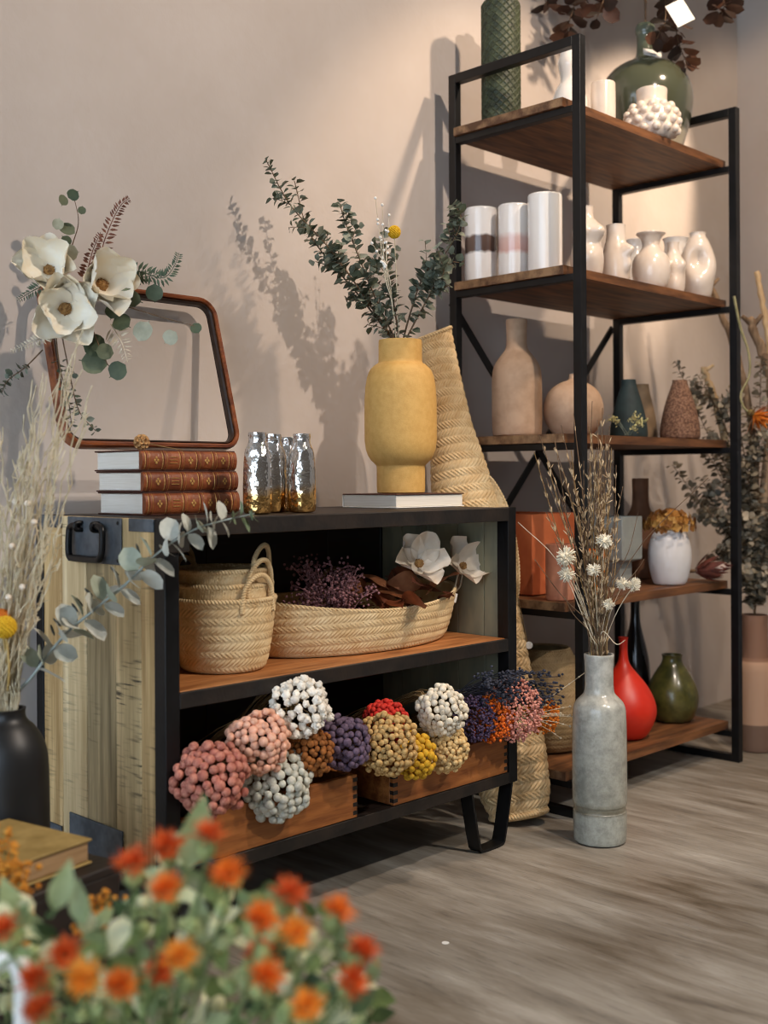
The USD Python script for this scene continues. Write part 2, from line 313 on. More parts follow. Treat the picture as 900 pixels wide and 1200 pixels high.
def cab_leg(x0, x1, y):
    h = CZ0 - .001; prof = [(x0, h), (x0 + .028, .012), (x0 + .04, 0), (x1 - .04, 0), (x1 - .028, .012), (x1, h)]
    prof = chaikin(prof, 1); inner = []
    c = A([(x0 + x1) / 2, h])
    parts = []
    t = .006
    nrm = []
    for i in range(len(prof)):
        d = prof[min(i + 1, len(prof) - 1)] - prof[max(i - 1, 0)]; nrm.append(unit((-d[1], d[0])))
    inn = prof + A(nrm) * t; inn[0, 1] = inn[-1, 1] = h
    P = A([[(a[0], y, a[1]), (b[0], y, b[1]), (b[0], y + .036, b[1]), (a[0], y + .036, a[1])] for a, b in zip(prof, inn)])
    return grid(P)
for x0, x1 in ((1.2, 1.36), (2.03, 2.185)):
    for y in (CY0 + .006, 2.11): part(cab, 'leg', cab_leg(x0, x1, y), BLACK, 20)
# open crates standing as drawers in the lower bay
for i, (x0, x1, lab) in enumerate(((1.219, 1.660, 'left wooden dovetailed drawer box under the pink and peach dried bunches'), (1.768, 2.157, 'right wooden dovetailed drawer box under the cream and orange dried bunches'))):
    cr = thing('drawer_box', lab, 'drawer', ((x0 + x1) / 2, 1.9, .174), 'drawer boxes in the cabinet')
    z0, z1 = .1735, .262
    part(cr, 'front_board', box(x0, x1, 1.7075, 1.7195, z0, z1, .0012), CRATE)
    for k, (xa, xb) in enumerate(((x0, x0 + .012), (x1 - .012, x1))): part(cr, 'side_board', box(xa, xb, 1.7200, 2.10, z0, z1, .0012), CRATE)
    part(cr, 'back_board', box(x0, x1, 2.1005, 2.112, z0, z1, .0012), CRATE)
    part(cr, 'bottom_panel', box(x0 + .0125, x1 - .0125, 1.72, 2.10, z0, z0 + .006, .0005), DARKW)
    for xx in (x0, x1):
        for k in range(5):
            zz = z0 + .006 + k * .017
            part(cr, 'dovetail_pin', box(xx - .0006, xx + .0125 if xx == x0 else xx + .0006, 1.7070, 1.7190, zz, zz + .0085, .0004) if xx == x0 else box(xx - .0125, xx + .0006, 1.7070, 1.7190, zz, zz + .0085, .0004), DARKW)
# ------------------------------------------------------------------ etagere rack
RX0, RX1, RY0, RY1, RH = 2.453, 3.274, 1.6995, 2.1172, 2.0
rack = thing('shelving_rack', 'tall black steel shelving rack with five brown wooden boards', 'shelf', ((RX0 + RX1) / 2, 1.9, 0))
hw = .0125
for x in (RX0, RX1):
    for y in (RY0, RY1): part(rack, 'post', box(x - hw, x + hw, y - hw, y + hw, 0, RH, .001), BLACK)
    part(rack, 'top_bar', box(x - hw, x + hw, RY0 + hw, RY1 - hw, RH - .025, RH, .001), BLACK)
    part(rack, 'foot_bar', box(x - hw, x + hw, RY0 + hw, RY1 - hw, .0, .022, .001), BLACK)
SZ = [1.847, 1.417, .985, .551, .117]
for z in SZ:
    n = .0135
    out = [(2.4325, 1.7355), (3.288, 1.7355), (3.288, RY1 - n), (RX1 - n, RY1 - n), (RX1 - n, 2.132), (RX0 + n, 2.132), (RX0 + n, RY1 - n), (2.4325, RY1 - n)]
    from shapely.geometry import Polygon
    bd = part(rack, 'shelf_board', (lambda m: (A(m.vertices) + A([0, 0, z - .023]), A(m.faces)))(trimesh.creation.extrude_polygon(Polygon(out).buffer(-.001).buffer(.001), .023)), SHELFW, 20)
    part(bd, 'end_grain', box(2.4305, 2.4325, 1.7365, RY1 - n - .001, z - .0225, z - .0005, .0004), SHELFE)
    for x in (RX0, RX1): part(rack, 'cross_bar', box(x - hw, x + hw, RY0 + hw, RY1 - hw, z - .0415, z - .0235, .001), BLACK)
yb = RY1 + hw + .004
zA, zB = SZ[1] - .05, SZ[3] - .02
for s in (0, 1):
    a, b = (RX0 + .0, zA), (RX1 - .0, zB)
    if s: a, b = (RX0, zB), (RX1, zA)
    d = unit((b[0] - a[0], b[1] - a[1])); q = A([-d[1], d[0]]) * .011
    y = yb + s * .0062
    pts = [(p[0] + t * q[0], yy, p[1] + t * q[1]) for p in (a, b) for t in (-1, 1) for yy in (y - .003, y + .003)]
    part(rack, 'diagonal_brace', hull(pts), BLACK)
# ------------------------------------------------------------------ pots on the rack and elsewhere
def pot(name, label, cat_, c, outer, m, wall=.004, n=44, sm=2, group=None, disp=None, parts=None, smooth=40):
    """a lathed vessel; outer profile (r, z) from the foot up to the lip"""
    p = thing(name, label, cat_, c, group)
    body = part(p, 'body', vessel(outer, c, wall, n, sm, disp), m, smooth)
    for nm, me, mm in parts or []: part(p, nm, me, mm, 40)
    return p
GREEN = mat('green_bottle_glaze', (38, 46, 30), (66, 74, 50), scale=40, rough=.55)
def diamond(P, th):      # raised lattice on the tall green vase
    v = P.copy(); z = P[:, :1, 2]; r = np.hypot(P[..., 0], P[..., 1])
    u = th[None, :] / (2 * np.pi) * 16; w = z / .0208
    a = np.abs(((u + w) % 1) - .5) * 2; b = np.abs(((u - w) % 1) - .5) * 2
    ridge = np.maximum(np.clip((a - .76) / .24, 0, 1), np.clip((b - .76) / .24, 0, 1))
    k = 1 + .0030 * ridge * (r > .051) / np.maximum(r, .01)
    v[..., 0] *= k; v[..., 1] *= k
    return v
z1, z2, z3, z4, z5 = SZ
# top board
c = (2.552, 2.03, z1 + .0005)
zz = np.linspace(.004, .352, 230)
prof = [(.0005, 0), (.048, 0)] + [(.053, z) for z in zz] + [(.05, .36), (.047, .36), (.044, .35), (.0005, .345)]
p = thing('lattice_vase', 'tall green cylinder vase with a raised diamond lattice on the top board', 'vase', c)
part(p, 'body', lathe(prof, c, 320, 0, diamond), GREEN, 50)
part(p, 'stopper', lathe([(.0005, .346), (.03, .346), (.028, .362), (.018, .366), (.02, .38), (.0005, .384)], c, 24, 1), mat('dried_brown', (70, 42, 26), (104, 66, 40), scale=60))
pot('gourd_vase', 'white double gourd vase behind the front rack post on the top board', 'vase', on(668, 1.86, z1 + .0005), [(.03, 0), (.047, .02), (.051, .06), (.04, .098), (.024, .118), (.03, .15), (.034, .17), (.026, .196), (.028, .2)], WHITEC, group='white ceramics on the top board')
pot('small_cup', 'plain cream cup beside the big green demijohn', 'cup', on(707, 1.80, z1 + .0005), [(.031, 0), (.034, .004), (.034, .114), (.032, .118)], CREAMC, sm=1, group='white ceramics on the top board')
cb = on(764, 1.785, z1 + .0005)
pb = pot('bobble_vase', 'small white vase covered in round bobbles with a plain neck', 'vase', cb, [(.05, 0), (.07, .02), (.076, .05), (.068, .085), (.045, .106), (.043, .116), (.045, .148), (.043, .15)], CREAMC, group='white ceramics on the top board')
k = 0
for j, (zb_, rb, nb) in enumerate(((.026, .071, 13), (.05, .075, 13), (.074, .071, 13), (.094, .058, 11))):
    for i in range(nb):
        a = (i + .5 * (j % 2)) / nb * 2 * np.pi
        part(pb, 'bobble', ball(cb + A([rb * math.cos(a), rb * math.sin(a), zb_]), .0125, 2), CREAMC, True)
cd = on(757, 1.918, z1 + .0005)
dm = zmat('demijohn_glaze', [(0, (196, 190, 168)), (.2, (180, 174, 152)), (.24, (72, 76, 60)), (.8, (84, 88, 70)), (1, (92, 100, 84))], cd[2], cd[2] + .40, rough=.14, coat=.8, noise=.012, nscale=60)
pot('demijohn', 'big round green demijohn bottle with a cream base and a card on its neck', 'bottle', cd, [(.085, 0), (.1, .004), (.118, .06), (.138, .13), (.146, .2), (.132, .25), (.098, .29), (.05, .312), (.029, .325), (.026, .35), (.0265, .395), (.031, .4), (.031, .418), (.027, .427)], dm, n=64,
    parts=[('neck_tag', (lambda m: (m[0], m[1]))(orient(box(-.028, .028, -.02, .02, -.0007, .0007, .0003), cd + A([0, 0, .316]) - FW * .066 + RT0 * .006, unit(RT * .9 - UP0 * .15), unit(UP0 * .75 - FW * .8))), TAGM)])
# second board
def cyl(nm, lab, px, Y, r, h, stops):
    c = on(px, Y, z2 + .0005)
    m = zmat('glaze_' + str(px), stops, c[2], c[2] + h, rough=.2, coat=.7, noise=.02, nscale=35)
    pot(nm, lab, 'vase', c, [(r - .004, 0), (r, .003), (r, .012), (r, h * .5), (r, h - .01), (r, h - .003), (r - .002, h)], m, sm=2, group='white cylinder vases on the second board')
W1 = (236, 230, 224)
cyl('cylinder_vase', 'white cylinder vase with a broad dark brown glaze band', 564, 2.06, .0455, .206, [(0, W1), (.42, W1), (.46, (86, 66, 58)), (.64, (98, 76, 66)), (.68, W1), (1, W1)])
cyl('cylinder_vase', 'white cylinder vase with a soft pink glaze band', 603, 1.954, .044, .2, [(0, W1), (.36, W1), (.42, (214, 170, 160)), (.58, (218, 186, 178)), (.66, W1), (1, W1)])
cyl('cylinder_vase', 'tallest plain white cylinder vase at the corner of the second board', 639, 1.852, .046, .212, [(0, W1), (1, (240, 236, 230))])
def bulged(blobs):
    """pushes soft lumps or dents out of a lathed body: (angle deg, z, width, push)"""
    def f(P, th):
        v = P.copy(); r = np.hypot(P[..., 0], P[..., 1]); t = np.broadcast_to(th[None, :], r.shape)
        for a, z, w, push in blobs:
            da = (t - math.radians(a) + np.pi) % (2 * np.pi) - np.pi
            g = np.exp(-((da * .045) ** 2 + (P[..., 2] - z) ** 2) / (2 * w * w)) * (r > .012)
            k = 1 + push * g / np.maximum(r, .015); v[..., 0] *= k; v[..., 1] *= k
        return v
    return f
G2 = 'white sculpted vases on the second board'
FA = math.degrees(math.atan2(-FW[1], -FW[0]))     # the side of a pot that faces the shop
pot('torso_vase', 'white body-shaped vase half hidden behind the front rack post', 'vase', on(688, 1.80, z2 + .0005), [(.036, 0), (.043, .01), (.046, .06), (.036, .095), (.042, .125), (.03, .15), (.018, .16), (.0175, .188), (.019, .192)], CREAMC, n=64, group=G2, disp=bulged([(FA - 35, .118, .016, .022), (FA + 35, .118, .016, .022), (FA, .05, .02, .01)]))
pot('face_vase', 'white narrow vase with a nose and lips modelled on its front', 'vase', on(722, 1.80, z2 + .0005), [(.03, 0), (.038, .01), (.04, .06), (.034, .1), (.0265, .125), (.0255, .155), (.027, .163)], CREAMC, n=72, group=G2, disp=bulged([(FA + 40, .085, .011, .022), (FA + 42, .098, .008, .008), (FA + 38, .055, .008, .011), (FA + 38, .041, .008, .010)]))
pot('round_vase', 'white rounded vase with a wide flaring lip', 'vase', on(763, 1.80, z2 + .0005), [(.034, 0), (.046, .01), (.057, .055), (.052, .095), (.03, .118), (.023, .132), (.03, .155), (.043, .164), (.042, .168)], CREAMC, n=64, group=G2)
pot('bust_vase', 'small white bust vase standing left of the vase with a hole', 'vase', on(789, 1.80, z2 + .0005), [(.026, 0), (.033, .01), (.036, .05), (.033, .09), (.026, .115), (.017, .128), (.017, .15), (.019, .158)], CREAMC, n=64, group=G2, disp=bulged([(FA - 30, .088, .013, .016), (FA + 32, .088, .013, .016), (FA, .03, .014, .006)]))
ch = on(818, 1.79, z2 + .0005)
pot('ring_vase', 'white sculpted vase with an oval hollow and rounded handle side', 'vase', ch, [(.03, 0), (.04, .008), (.046, .07), (.044, .14), (.032, .18), (.024, .19), (.024, .2), (.026, .205)], CREAMC, n=72, group=G2, disp=bulged([(FA - 12, .115, .02, -.03), (FA + 45, .1, .035, .012), (FA - 70, .12, .03, .01), (FA - 14, .05, .02, .012)]))
pot('wide_mouth_vase', 'pale blue-white vase at the back between the white sculpted vases', 'vase', on(745, 1.975, z2 + .0005), [(.038, 0), (.045, .01), (.047, .1), (.038, .16), (.033, .18), (.038, .2)], WHITEC, n=48, group=G2)
pot('jug_vase', 'white wide-rimmed vase at the back right of the second board', 'vase', on(792, 1.89, z2 + .0005), [(.035, 0), (.044, .01), (.046, .1), (.036, .16), (.034, .19), (.041, .208)], WHITEC, n=48, group=G2)
# third board
BEIGE = mat('beige_clay', (170, 138, 110), (196, 164, 136), scale=14, rough=.75, bump=.15)
pot('bottle_vase', 'tall matte beige bottle vase with a narrow neck on the third board', 'vase', on(606, 1.955, z3 + .0005), [(.062, 0), (.068, .006), (.0685, .08), (.0685, .16), (.064, .195), (.045, .222), (.03, .24), (.0275, .262), (.0285, .3), (.0295, .318), (.028, .321)], BEIGE, n=56)
pot('moon_vase', 'round beige moon vase with a tiny spout behind the rack post', 'vase', on(672, 1.865, z3 + .0005), [(.04, 0), (.06, .008), (.082, .05), (.084, .09), (.068, .13), (.034, .152), (.014, .156), (.011, .168), (.011, .174)], BEIGE, n=56)
pot('cone_vase', 'dark teal matte conical vase', 'vase', on(737, 1.85, z3 + .0005), [(.05, 0), (.056, .006), (.05, .06), (.034, .12), (.022, .155), (.021, .17), (.0205, .172)], mat('teal_clay', (26, 42, 44), (40, 58, 60), scale=20, rough=.7))
pot('taper_vase', 'olive brown tapered vase behind the dark teal one', 'vase', on(752, 1.955, z3 + .0005), [(.044, 0), (.05, .006), (.046, .06), (.034, .12), (.024, .16), (.0225, .178)], mat('olive_clay', (112, 92, 68), (136, 114, 88), scale=20, rough=.7))
pot('stone_vase', 'rough speckled brown tapered vase at the right of the third board', 'vase', on(797, 1.805, z3 + .0005), [(.054, 0), (.061, .006), (.058, .05), (.044, .11), (.028, .155), (.0225, .172), (.022, .18)], mat('speckled_stone', (96, 66, 50), (150, 112, 88), scale=160, rough=.9, bump=1, bscale=220, lo=.42, hi=.6), wall=.005)
# fourth board
TERRA = mat('terracotta', (186, 92, 48), (206, 112, 64), scale=10, rough=.75, bump=.1)
def square_pot(name, label, c, prof, m, rot=0, wall=.008, liner=None):
    """a square-plan pot: half-widths by height"""
    P = []; o = [(.001, prof[0][1])] + list(prof); o += [(max(w - wall, .001), z) for w, z in prof[::-1] if z > prof[0][1] + wall] + [(.001, prof[0][1] + wall)]
    for w, z in o:
        q = Polygon([(-w, -w), (w, -w), (w, w), (-w, w)]); b = min(.004, w * .3)
        ringp = []
        for sx, sy, a0 in ((1, -1, -90), (1, 1, 0), (-1, 1, 90), (-1, -1, 180)):
            for a in (0, 30, 60, 90):
                t = math.radians(a0 + a); ringp.append((sx * (w - b) + b * math.cos(t), sy * (w - b) + b * math.sin(t), z))
        P.append(ringp)
    v, f = grid(A(P)); ca, sa = math.cos(rot), math.sin(rot)
    v = v @ A([[ca, sa, 0], [-sa, ca, 0], [0, 0, 1]]) + A(c)
    p = thing(name, label, 'planter', c); part(p, 'body', (v, f), m, 25)
    return p
square_pot('square_planter', 'large square terracotta planter at the left of the fourth board', (2.60, 1.99, z4 + .0005), [(.093, 0), (.1, .004), (.103, .218), (.103, .222)], TERRA)
cc = on(656, 1.79, z4 + .0005)
p = pot('terracotta_cup', 'tall pink terracotta cylinder standing in front of the square planter', 'pot', cc, [(.034, 0), (.037, .003), (.037, .143), (.0355, .147)], mat('pink_terracotta', (182, 112, 84), (206, 138, 106), scale=14, rough=.8, bump=.15), sm=1)
pot('orange_pot', 'bright orange clay pot seen between the rack post and the grey planter', 'pot', on(694, 1.79, z4 + .0005), [(.032, 0), (.037, .004), (.039, .12), (.038, .125)], mat('orange_clay', (214, 116, 34), (230, 138, 52), scale=10, rough=.7), sm=1)
square_pot('footed_planter', 'grey blue square planter on a narrower foot', on(723, 1.885, z4 + .0005), [(.03, 0), (.032, .003), (.032, .072), (.052, .08), (.054, .085), (.054, .203), (.0535, .206)], mat('grey_blue_clay', (142, 148, 146), (164, 170, 166), scale=12, rough=.7))
pot('brown_bottle', 'brown matte bottle vase behind the white hydrangea pot', 'vase', on(751, 1.985, z4 + .0005), [(.058, 0), (.066, .008), (.068, .1), (.062, .16), (.042, .2), (.027, .225), (.0255, .27), (.0265, .312), (.0255, .317)], mat('brown_clay', (112, 74, 50), (136, 92, 64), scale=14, rough=.75))
ch4 = on(785, 1.80, z4 + .0005)
pot('ovoid_vase', 'white egg-shaped vase filled with ochre hydrangea on the fourth board', 'vase', ch4, [(.04, 0), (.05, .005), (.063, .06), (.064, .1), (.056, .14), (.044, .158), (.043, .162)], mat('white_bisque', (232, 230, 230), (240, 238, 238), scale=10, rough=.6))
# fifth board
pot('teardrop_vase', 'bright red teardrop vase with a long thin neck on the bottom board', 'vase', on(731, 1.85, z5 + .0005), [(.05, 0), (.068, .006), (.094, .06), (.094, .1), (.07, .15), (.035, .19), (.0155, .215), (.0115, .245), (.012, .283), (.0145, .29)], mat('red_glaze', (200, 36, 20), (216, 50, 26), scale=8, rough=.4), n=56)
pot('olive_vase', 'squat olive green vase with a short cream lip on the bottom board', 'vase', on(788, 1.865, z5 + .0005), [(.045, 0), (.062, .006), (.081, .055), (.078, .1), (.052, .15), (.032, .178), (.0285, .195), (.032, .205)], mat('olive_glaze', (56, 58, 26), (96, 92, 44), scale=24, rough=.3, coat=.4), n=56)
pot('black_bottle', 'glossy black long-necked bottle behind the red vase', 'bottle', on(745, 1.99, z5 + .0005), [(.04, 0), (.047, .006), (.048, .14), (.04, .2), (.024, .26), (.015, .3), (.0145, .36), (.017, .365)], mat('black_glaze', (14, 15, 18), rough=.15, coat=.6))
# ------------------------------------------------------------------ floor vases
cg = (2.338, 1.57, .0005)
pot('floor_vase', 'tall pale grey glazed bottle vase on the floor before the rack', 'vase', cg, [(.058, 0), (.0635, .006), (.0635, .075), (.0635, .0755), (.0612, .0775), (.0612, .088), (.0635, .09), (.065, .095), (.065, .2), (.064, .305), (.06, .33), (.045, .345), (.0355, .355), (.034, .375), (.034, .425), (.0365, .445), (.0355, .448)],
    zmat('celadon_glaze', [(0, (170, 172, 162)), (.17, (176, 178, 168)), (.19, (128, 122, 104)), (.22, (150, 148, 132)), (.24, (168, 168, 156)), (.7, (188, 188, 178)), (1, (200, 199, 190))], 0, .45, rough=.28, coat=.4, noise=.012, nscale=60, bump=.1, mottle=(38, .62)), n=64, sm=2)
cr_ = (3.463, 1.735, .0005)
pot('two_tone_vase', 'tall beige and brown floor vase in the corner right of the rack', 'vase', cr_, [(.058, 0), (.062, .005), (.062, .08), (.0615, .2), (.06, .27), (.045, .29), (.041, .3), (.04, .4), (.041, .43)],
    zmat('two_tone_clay', [(0, (122, 96, 80)), (.2, (122, 96, 80)), (.205, (196, 158, 130)), (.66, (196, 158, 130)), (.665, (150, 112, 90)), (1, (150, 112, 90))], 0, .43, rough=.75), n=56, sm=1)
ck = (.944, 1.822, .0005)
pot('black_vase', 'matte black bottle vase holding pale stems at the left edge', 'vase', ck, [(.062, 0), (.07, .01), (.071, .2), (.071, .38), (.066, .425), (.048, .455), (.033, .468), (.031, .48), (.033, .487)], mat('matte_black_clay', (18, 18, 19), (26, 26, 27), scale=20, rough=.45), n=56)
# ------------------------------------------------------------------ on the cabinet top
zt = CZ1 + .0005
GB = 'antique books stacked on the cabinet'
LEATH = mat('brown_leather', (104, 50, 26), (146, 78, 40), scale=30, rough=.45, bump=.3, bscale=150)
CLOTH = mat('dark_board', (62, 30, 20), (84, 44, 30), scale=40, rough=.6)
by = 1.885
labs = ['antique leather book at the bottom of the stack of three', 'antique leather book in the middle of the stack of three', 'antique leather book on top of the stack under the picture frame']
zb = zt
for i, (h, xl, dx) in enumerate(((.0455, 172, 0), (.041, 170, 0), (.041, 168, 0))):
    x0 = on(xl, by, zb)[0]; x1 = x0 + .222; y0, y1 = by, by + .165
    b = thing('antique_book', labs[i], 'book', ((x0 + x1) / 2, (y0 + y1) / 2, zb), GB)
    part(b, 'cover', cat([box(x0 - .004, x1 + .004, y0 + .004, y1 + .004, zb, zb + .003, .001), box(x0 - .004, x1 + .004, y0 + .004, y1 + .004, zb + h - .003, zb + h, .001)]), CLOTH)
    part(b, 'page_block', box(x0 + .001, x1 - .001, y0 + .008, y1, zb + .0032, zb + h - .0032, .001), PAGES)
    n = 11; a = np.linspace(-1, 1, n); zc = zb + h / 2
    def spine(xa, xb, e):
        P = A([[(x, y0 + .009 - (.012 + e) * (1 - t * t) ** .5 if abs(t) < 1 else y0 + .009, zc + t * (h / 2 + min(e, .0004))) for t in a] for x in (xa, xa + .0004, xb - .0004, xb)])
        P[0, :, 1] += e * .8; P[-1, :, 1] += e * .8
        v, f = grid(P, wrap=False)
        back = [[x, y0 + .009, zc + t * h / 2] for x in (xa, xb) for t in (-1, 1)]
        return hull(np.vstack([v, back]))
    part(b, 'spine', spine(x0 - .004, x1 + .004, 0), LEATH)
    for k in range(6):
        xx = x0 + .008 + k * .0405
        part(b, 'raised_band', spine(xx - .003, xx + .003, .0028), LEATH)
        part(b, 'gilt_line', spine(xx - .0055, xx - .0042, .0007), GOLD)
        part(b, 'gilt_line', spine(xx + .0042, xx + .0055, .0007), GOLD)
    for k in range(5):
        xx = x0 + .008 + (k + .5) * .0405
        if k in (1,) :
            for q in range(3): part(b, 'gilt_line', box(xx - .009, xx + .009, y0 - .0040, y0 - .0034 + .004, zc - .006 + q * .006, zc - .0048 + q * .006, .0002), GOLD)
        else:
            part(b, 'gilt_flower', cat([ball((xx + .0036 * math.cos(t), y0 - .0034, zc + .0036 * math.sin(t) * 1.3), .0026, 0, (1, .35, 1.2)) for t in (0, 1.57, 3.14, 4.71)]), GOLD)
    zb += h + .0003
ztop = zb
# empty wooden picture frame leaning on the wall
FRW = wood('frame_wood', (92, 42, 20), (150, 82, 42), 'x', rough=.3, coat=.5)
FRD = mat('frame_dark_edge', (38, 26, 22), (60, 40, 30), scale=40, rough=.35)
fb, ft = at(283, 526, Y=2.075), at(258, 350, Y=2.163)
zf0 = ztop + .001; y0f, y1f = 2.055, 2.160
xf1 = on(282, y0f, zf0)[0]; xf0 = on(74, y0f, zf0)[0]; hf = .365
upv = unit((0, y1f - y0f, hf)); 
def frame_pts(ins, off):
    w = xf1 - xf0; rr = .045 - ins * .9; pts = []
    for cx, cz, a0 in ((w - .045, .045, -90), (w - .045, hf - .045, 0), (.045, hf - .045, 90), (.045, .045, 180)):
        for a in np.linspace(0, 90, 7):
            t = math.radians(a0 + a); pts.append((cx + rr * math.cos(t), cz + rr * math.sin(t)))
    nv = np.cross(upv, [1, 0, 0]); nv = nv if nv[1] < 0 else -nv
    return [A([xf0 + x, y0f, zf0 + .006]) + upv * z + nv * off for x, z in pts]
fr = thing('picture_frame', 'empty dark wood picture frame with rounded corners leaning on the wall', 'picture frame', ((xf0 + xf1) / 2, y0f, zf0))
def loops(ls): 
    P = A(ls + [ls[0]]); P = np.concatenate([P, P[:, :1]], 1); return grid(P, wrap=False)
part(fr, 'outer_moulding', loops([frame_pts(0, -.012), frame_pts(0, .006), frame_pts(.003, .0105), frame_pts(.008, .012), frame_pts(.0125, .0095), frame_pts(.0135, .006), frame_pts(.0135, -.012)]), FRW, 40)
part(fr, 'inner_moulding', loops([frame_pts(.0138, -.010), frame_pts(.0138, .004), frame_pts(.016, .0065), frame_pts(.019, .005), frame_pts(.021, .001), frame_pts(.021, -.010)]), FRD, 40)
# yellow vase on a pale book
cy = on(470, 1.955, zt)
bk = thing('pale_book', 'pale flat book lying under the yellow vase', 'book', (cy[0], cy[1], zt))
bx0, bx1 = cy[0] - .112, cy[0] + .132
bz = .033
part(bk, 'page_block', box(bx0 + .003, bx1 - .003, cy[1] - .088, cy[1] + .09, zt + .003, zt + bz - .003, .001), PAGES)
part(bk, 'cover', cat([box(bx0, bx1, cy[1] - .092, cy[1] + .092, zt, zt + .0025, .001)]), TAGM)
part(bk, 'top_cover', box(bx0, bx1, cy[1] - .092, cy[1] + .092, zt + bz - .0025, zt + bz, .001), CLOTH)
part(bk, 'spine', box(bx0, bx1, cy[1] + .0903, cy[1] + .0925, zt + .0027, zt + bz - .0027, .0005), TAGM)
cy[2] = zt + bz + .0005
YEL = mat('yellow_clay', (206, 160, 86), (216, 172, 98), scale=60, rough=.7, bump=.15, bscale=300)
pot('yellow_vase', 'mustard yellow matte vase with a rounded belly standing on a book', 'vase', cy, [(.056, 0), (.0595, .003), (.0595, .055), (.0595, .066), (.061, .069), (.078, .085), (.0885, .115), (.089, .17), (.0885, .25), (.08, .298), (.0625, .316), (.0545, .319), (.0535, .33), (.0535, .37), (.0525, .376)], YEL, n=72, wall=.005, sm=1)
# silvered glass bottles
MERC = zmat('mercury_glass', [(0, (226, 178, 108)), (.4, (232, 186, 116)), (.48, (214, 208, 200)), (1, (226, 224, 222))], zt, zt + .165, rough=.09, noise=.05, nscale=26, bump=.9, bd=.012, metal=.92)
for px, Y, s, lab in ((302, 1.79, 1, 'silvered glass bottle nearest the antique books'), (320, 1.845, 1.0, 'silvered glass bottle second from the antique books'), (337, 1.885, .98, 'silvered glass bottle third from the antique books'), (354, 1.79, 1.0, 'silvered glass bottle farthest from the antique books')):
    c = on(px, Y, zt)
    pot('glass_bottle', lab, 'bottle', c, [(.024 * s, 0), (.0285 * s, .006), (.0295 * s, .03), (.0285 * s, .09), (.026 * s, .125 * s), (.0185 * s, .142 * s), (.0175 * s, .15 * s), (.019 * s, .158 * s), (.018 * s, .163 * s)], MERC, n=40, wall=.0025, group='silvered glass bottles on the cabinet')
# ------------------------------------------------------------------ woven palm baskets: chevron plaits in real relief
def weave(P, row=.016, strand=.0105, amp=.0036, wrap=True, slope=1.15):
    """P (nv, nu, 3): a fine grid of the basket wall, v upwards; pushes plaited strands out along the normal"""
    du = np.diff(np.concatenate([P, P[:, :1]], 1) if wrap else P, axis=1); lu = np.linalg.norm(du, axis=2)
    U = np.concatenate([np.zeros((len(P), 1)), np.cumsum(lu, 1)], 1)[:, :P.shape[1]]
    L = lu.sum(1, keepdims=True) if wrap else U[:, -1:]
    nst = max(3, round(float(np.median(L)) / strand)); U = U / np.maximum(L, 1e-9) * nst
    V = np.concatenate([np.zeros((1, P.shape[1])), np.cumsum(np.linalg.norm(np.diff(P, axis=0), axis=2), 0)], 0) / row
    k = np.floor(V); f = V - k; sg = np.where(k % 2 == 0, 1, -1)
    t = (U + sg * (f - .5) * slope * row / strand + (k % 2) * .5) % 1
    h = amp * (np.sqrt(np.clip(1 - (2 * t - 1) ** 2, 0, 1)) * (1 - .55 * np.abs(2 * f - 1) ** 3) - .45)
    gu = (np.roll(P, -1, 1) - np.roll(P, 1, 1)) if wrap else np.gradient(P, axis=1)
    nrm = np.cross(gu, np.gradient(P, axis=0)); nrm /= np.maximum(np.linalg.norm(nrm, axis=2, keepdims=True), 1e-9)
    return P + nrm * h[..., None]
def basket_wall(c, prof, ax=1., ay=1., nu=420, step=.0022, tilt=None, inner=.006, rot=0, row=.0165, strand=.0105):
    o = chaikin(prof, 2); sc_ = (ax + ay) / 2; s = np.concatenate([[0], np.cumsum(np.hypot(np.diff(o[:, 0]) * sc_, np.diff(o[:, 1])))])
    n = max(6, int(s[-1] / step)); q = np.linspace(0, s[-1], n); r = np.interp(q, s, o[:, 0]); z = np.interp(q, s, o[:, 1])
    th = np.arange(nu) / nu * 2 * np.pi; ca, sa = math.cos(rot), math.sin(rot)
    def surf(dr):
        X = (r[:, None] * ax - dr) * np.cos(th); Y = (r[:, None] * ay - dr) * np.sin(th); Z = np.repeat(z[:, None], nu, 1)
        if tilt: Z = Z + tilt(X, Y) * ((Z - z[0]) / (z[-1] - z[0]))
        return np.stack([X * ca - Y * sa, X * sa + Y * ca, Z], -1) + A(c)
    outw = weave(surf(0), row, strand); inw = surf(inner)[::max(1, n // 24), ::6]
    rim = surf(inner / 2)[-1]
    v1, f1 = grid(outw); v2, f2 = grid(inw, flip=True)
    bot = surf(0)[0]; bc = bot.mean(0); nb = len(bot); e = np.arange(nb)
    base = (np.vstack([bot, bc]), np.stack([np.full(nb, nb), (e + 1) % nb, e], 1))
    b2 = inw[0] + A([0, 0, .004]); e2 = np.arange(len(b2)); base2 = (np.vstack([b2, b2.mean(0)]), np.stack([np.full(len(b2), len(b2)), e2, (e2 + 1) % len(b2)], 1))
    return cat([(v1, f1), (v2, f2), base, base2]), rim
def rope(path, r=.006, twist=260, n=8, closed=False, dens=3):
    p = curve(path, len(path) * dens) if not closed else A(path)
    m = tube(p, r, n, closed)
    v = m[0].copy(); k = np.arange(len(v)); ring_i = k // n; ang = k % n
    return m
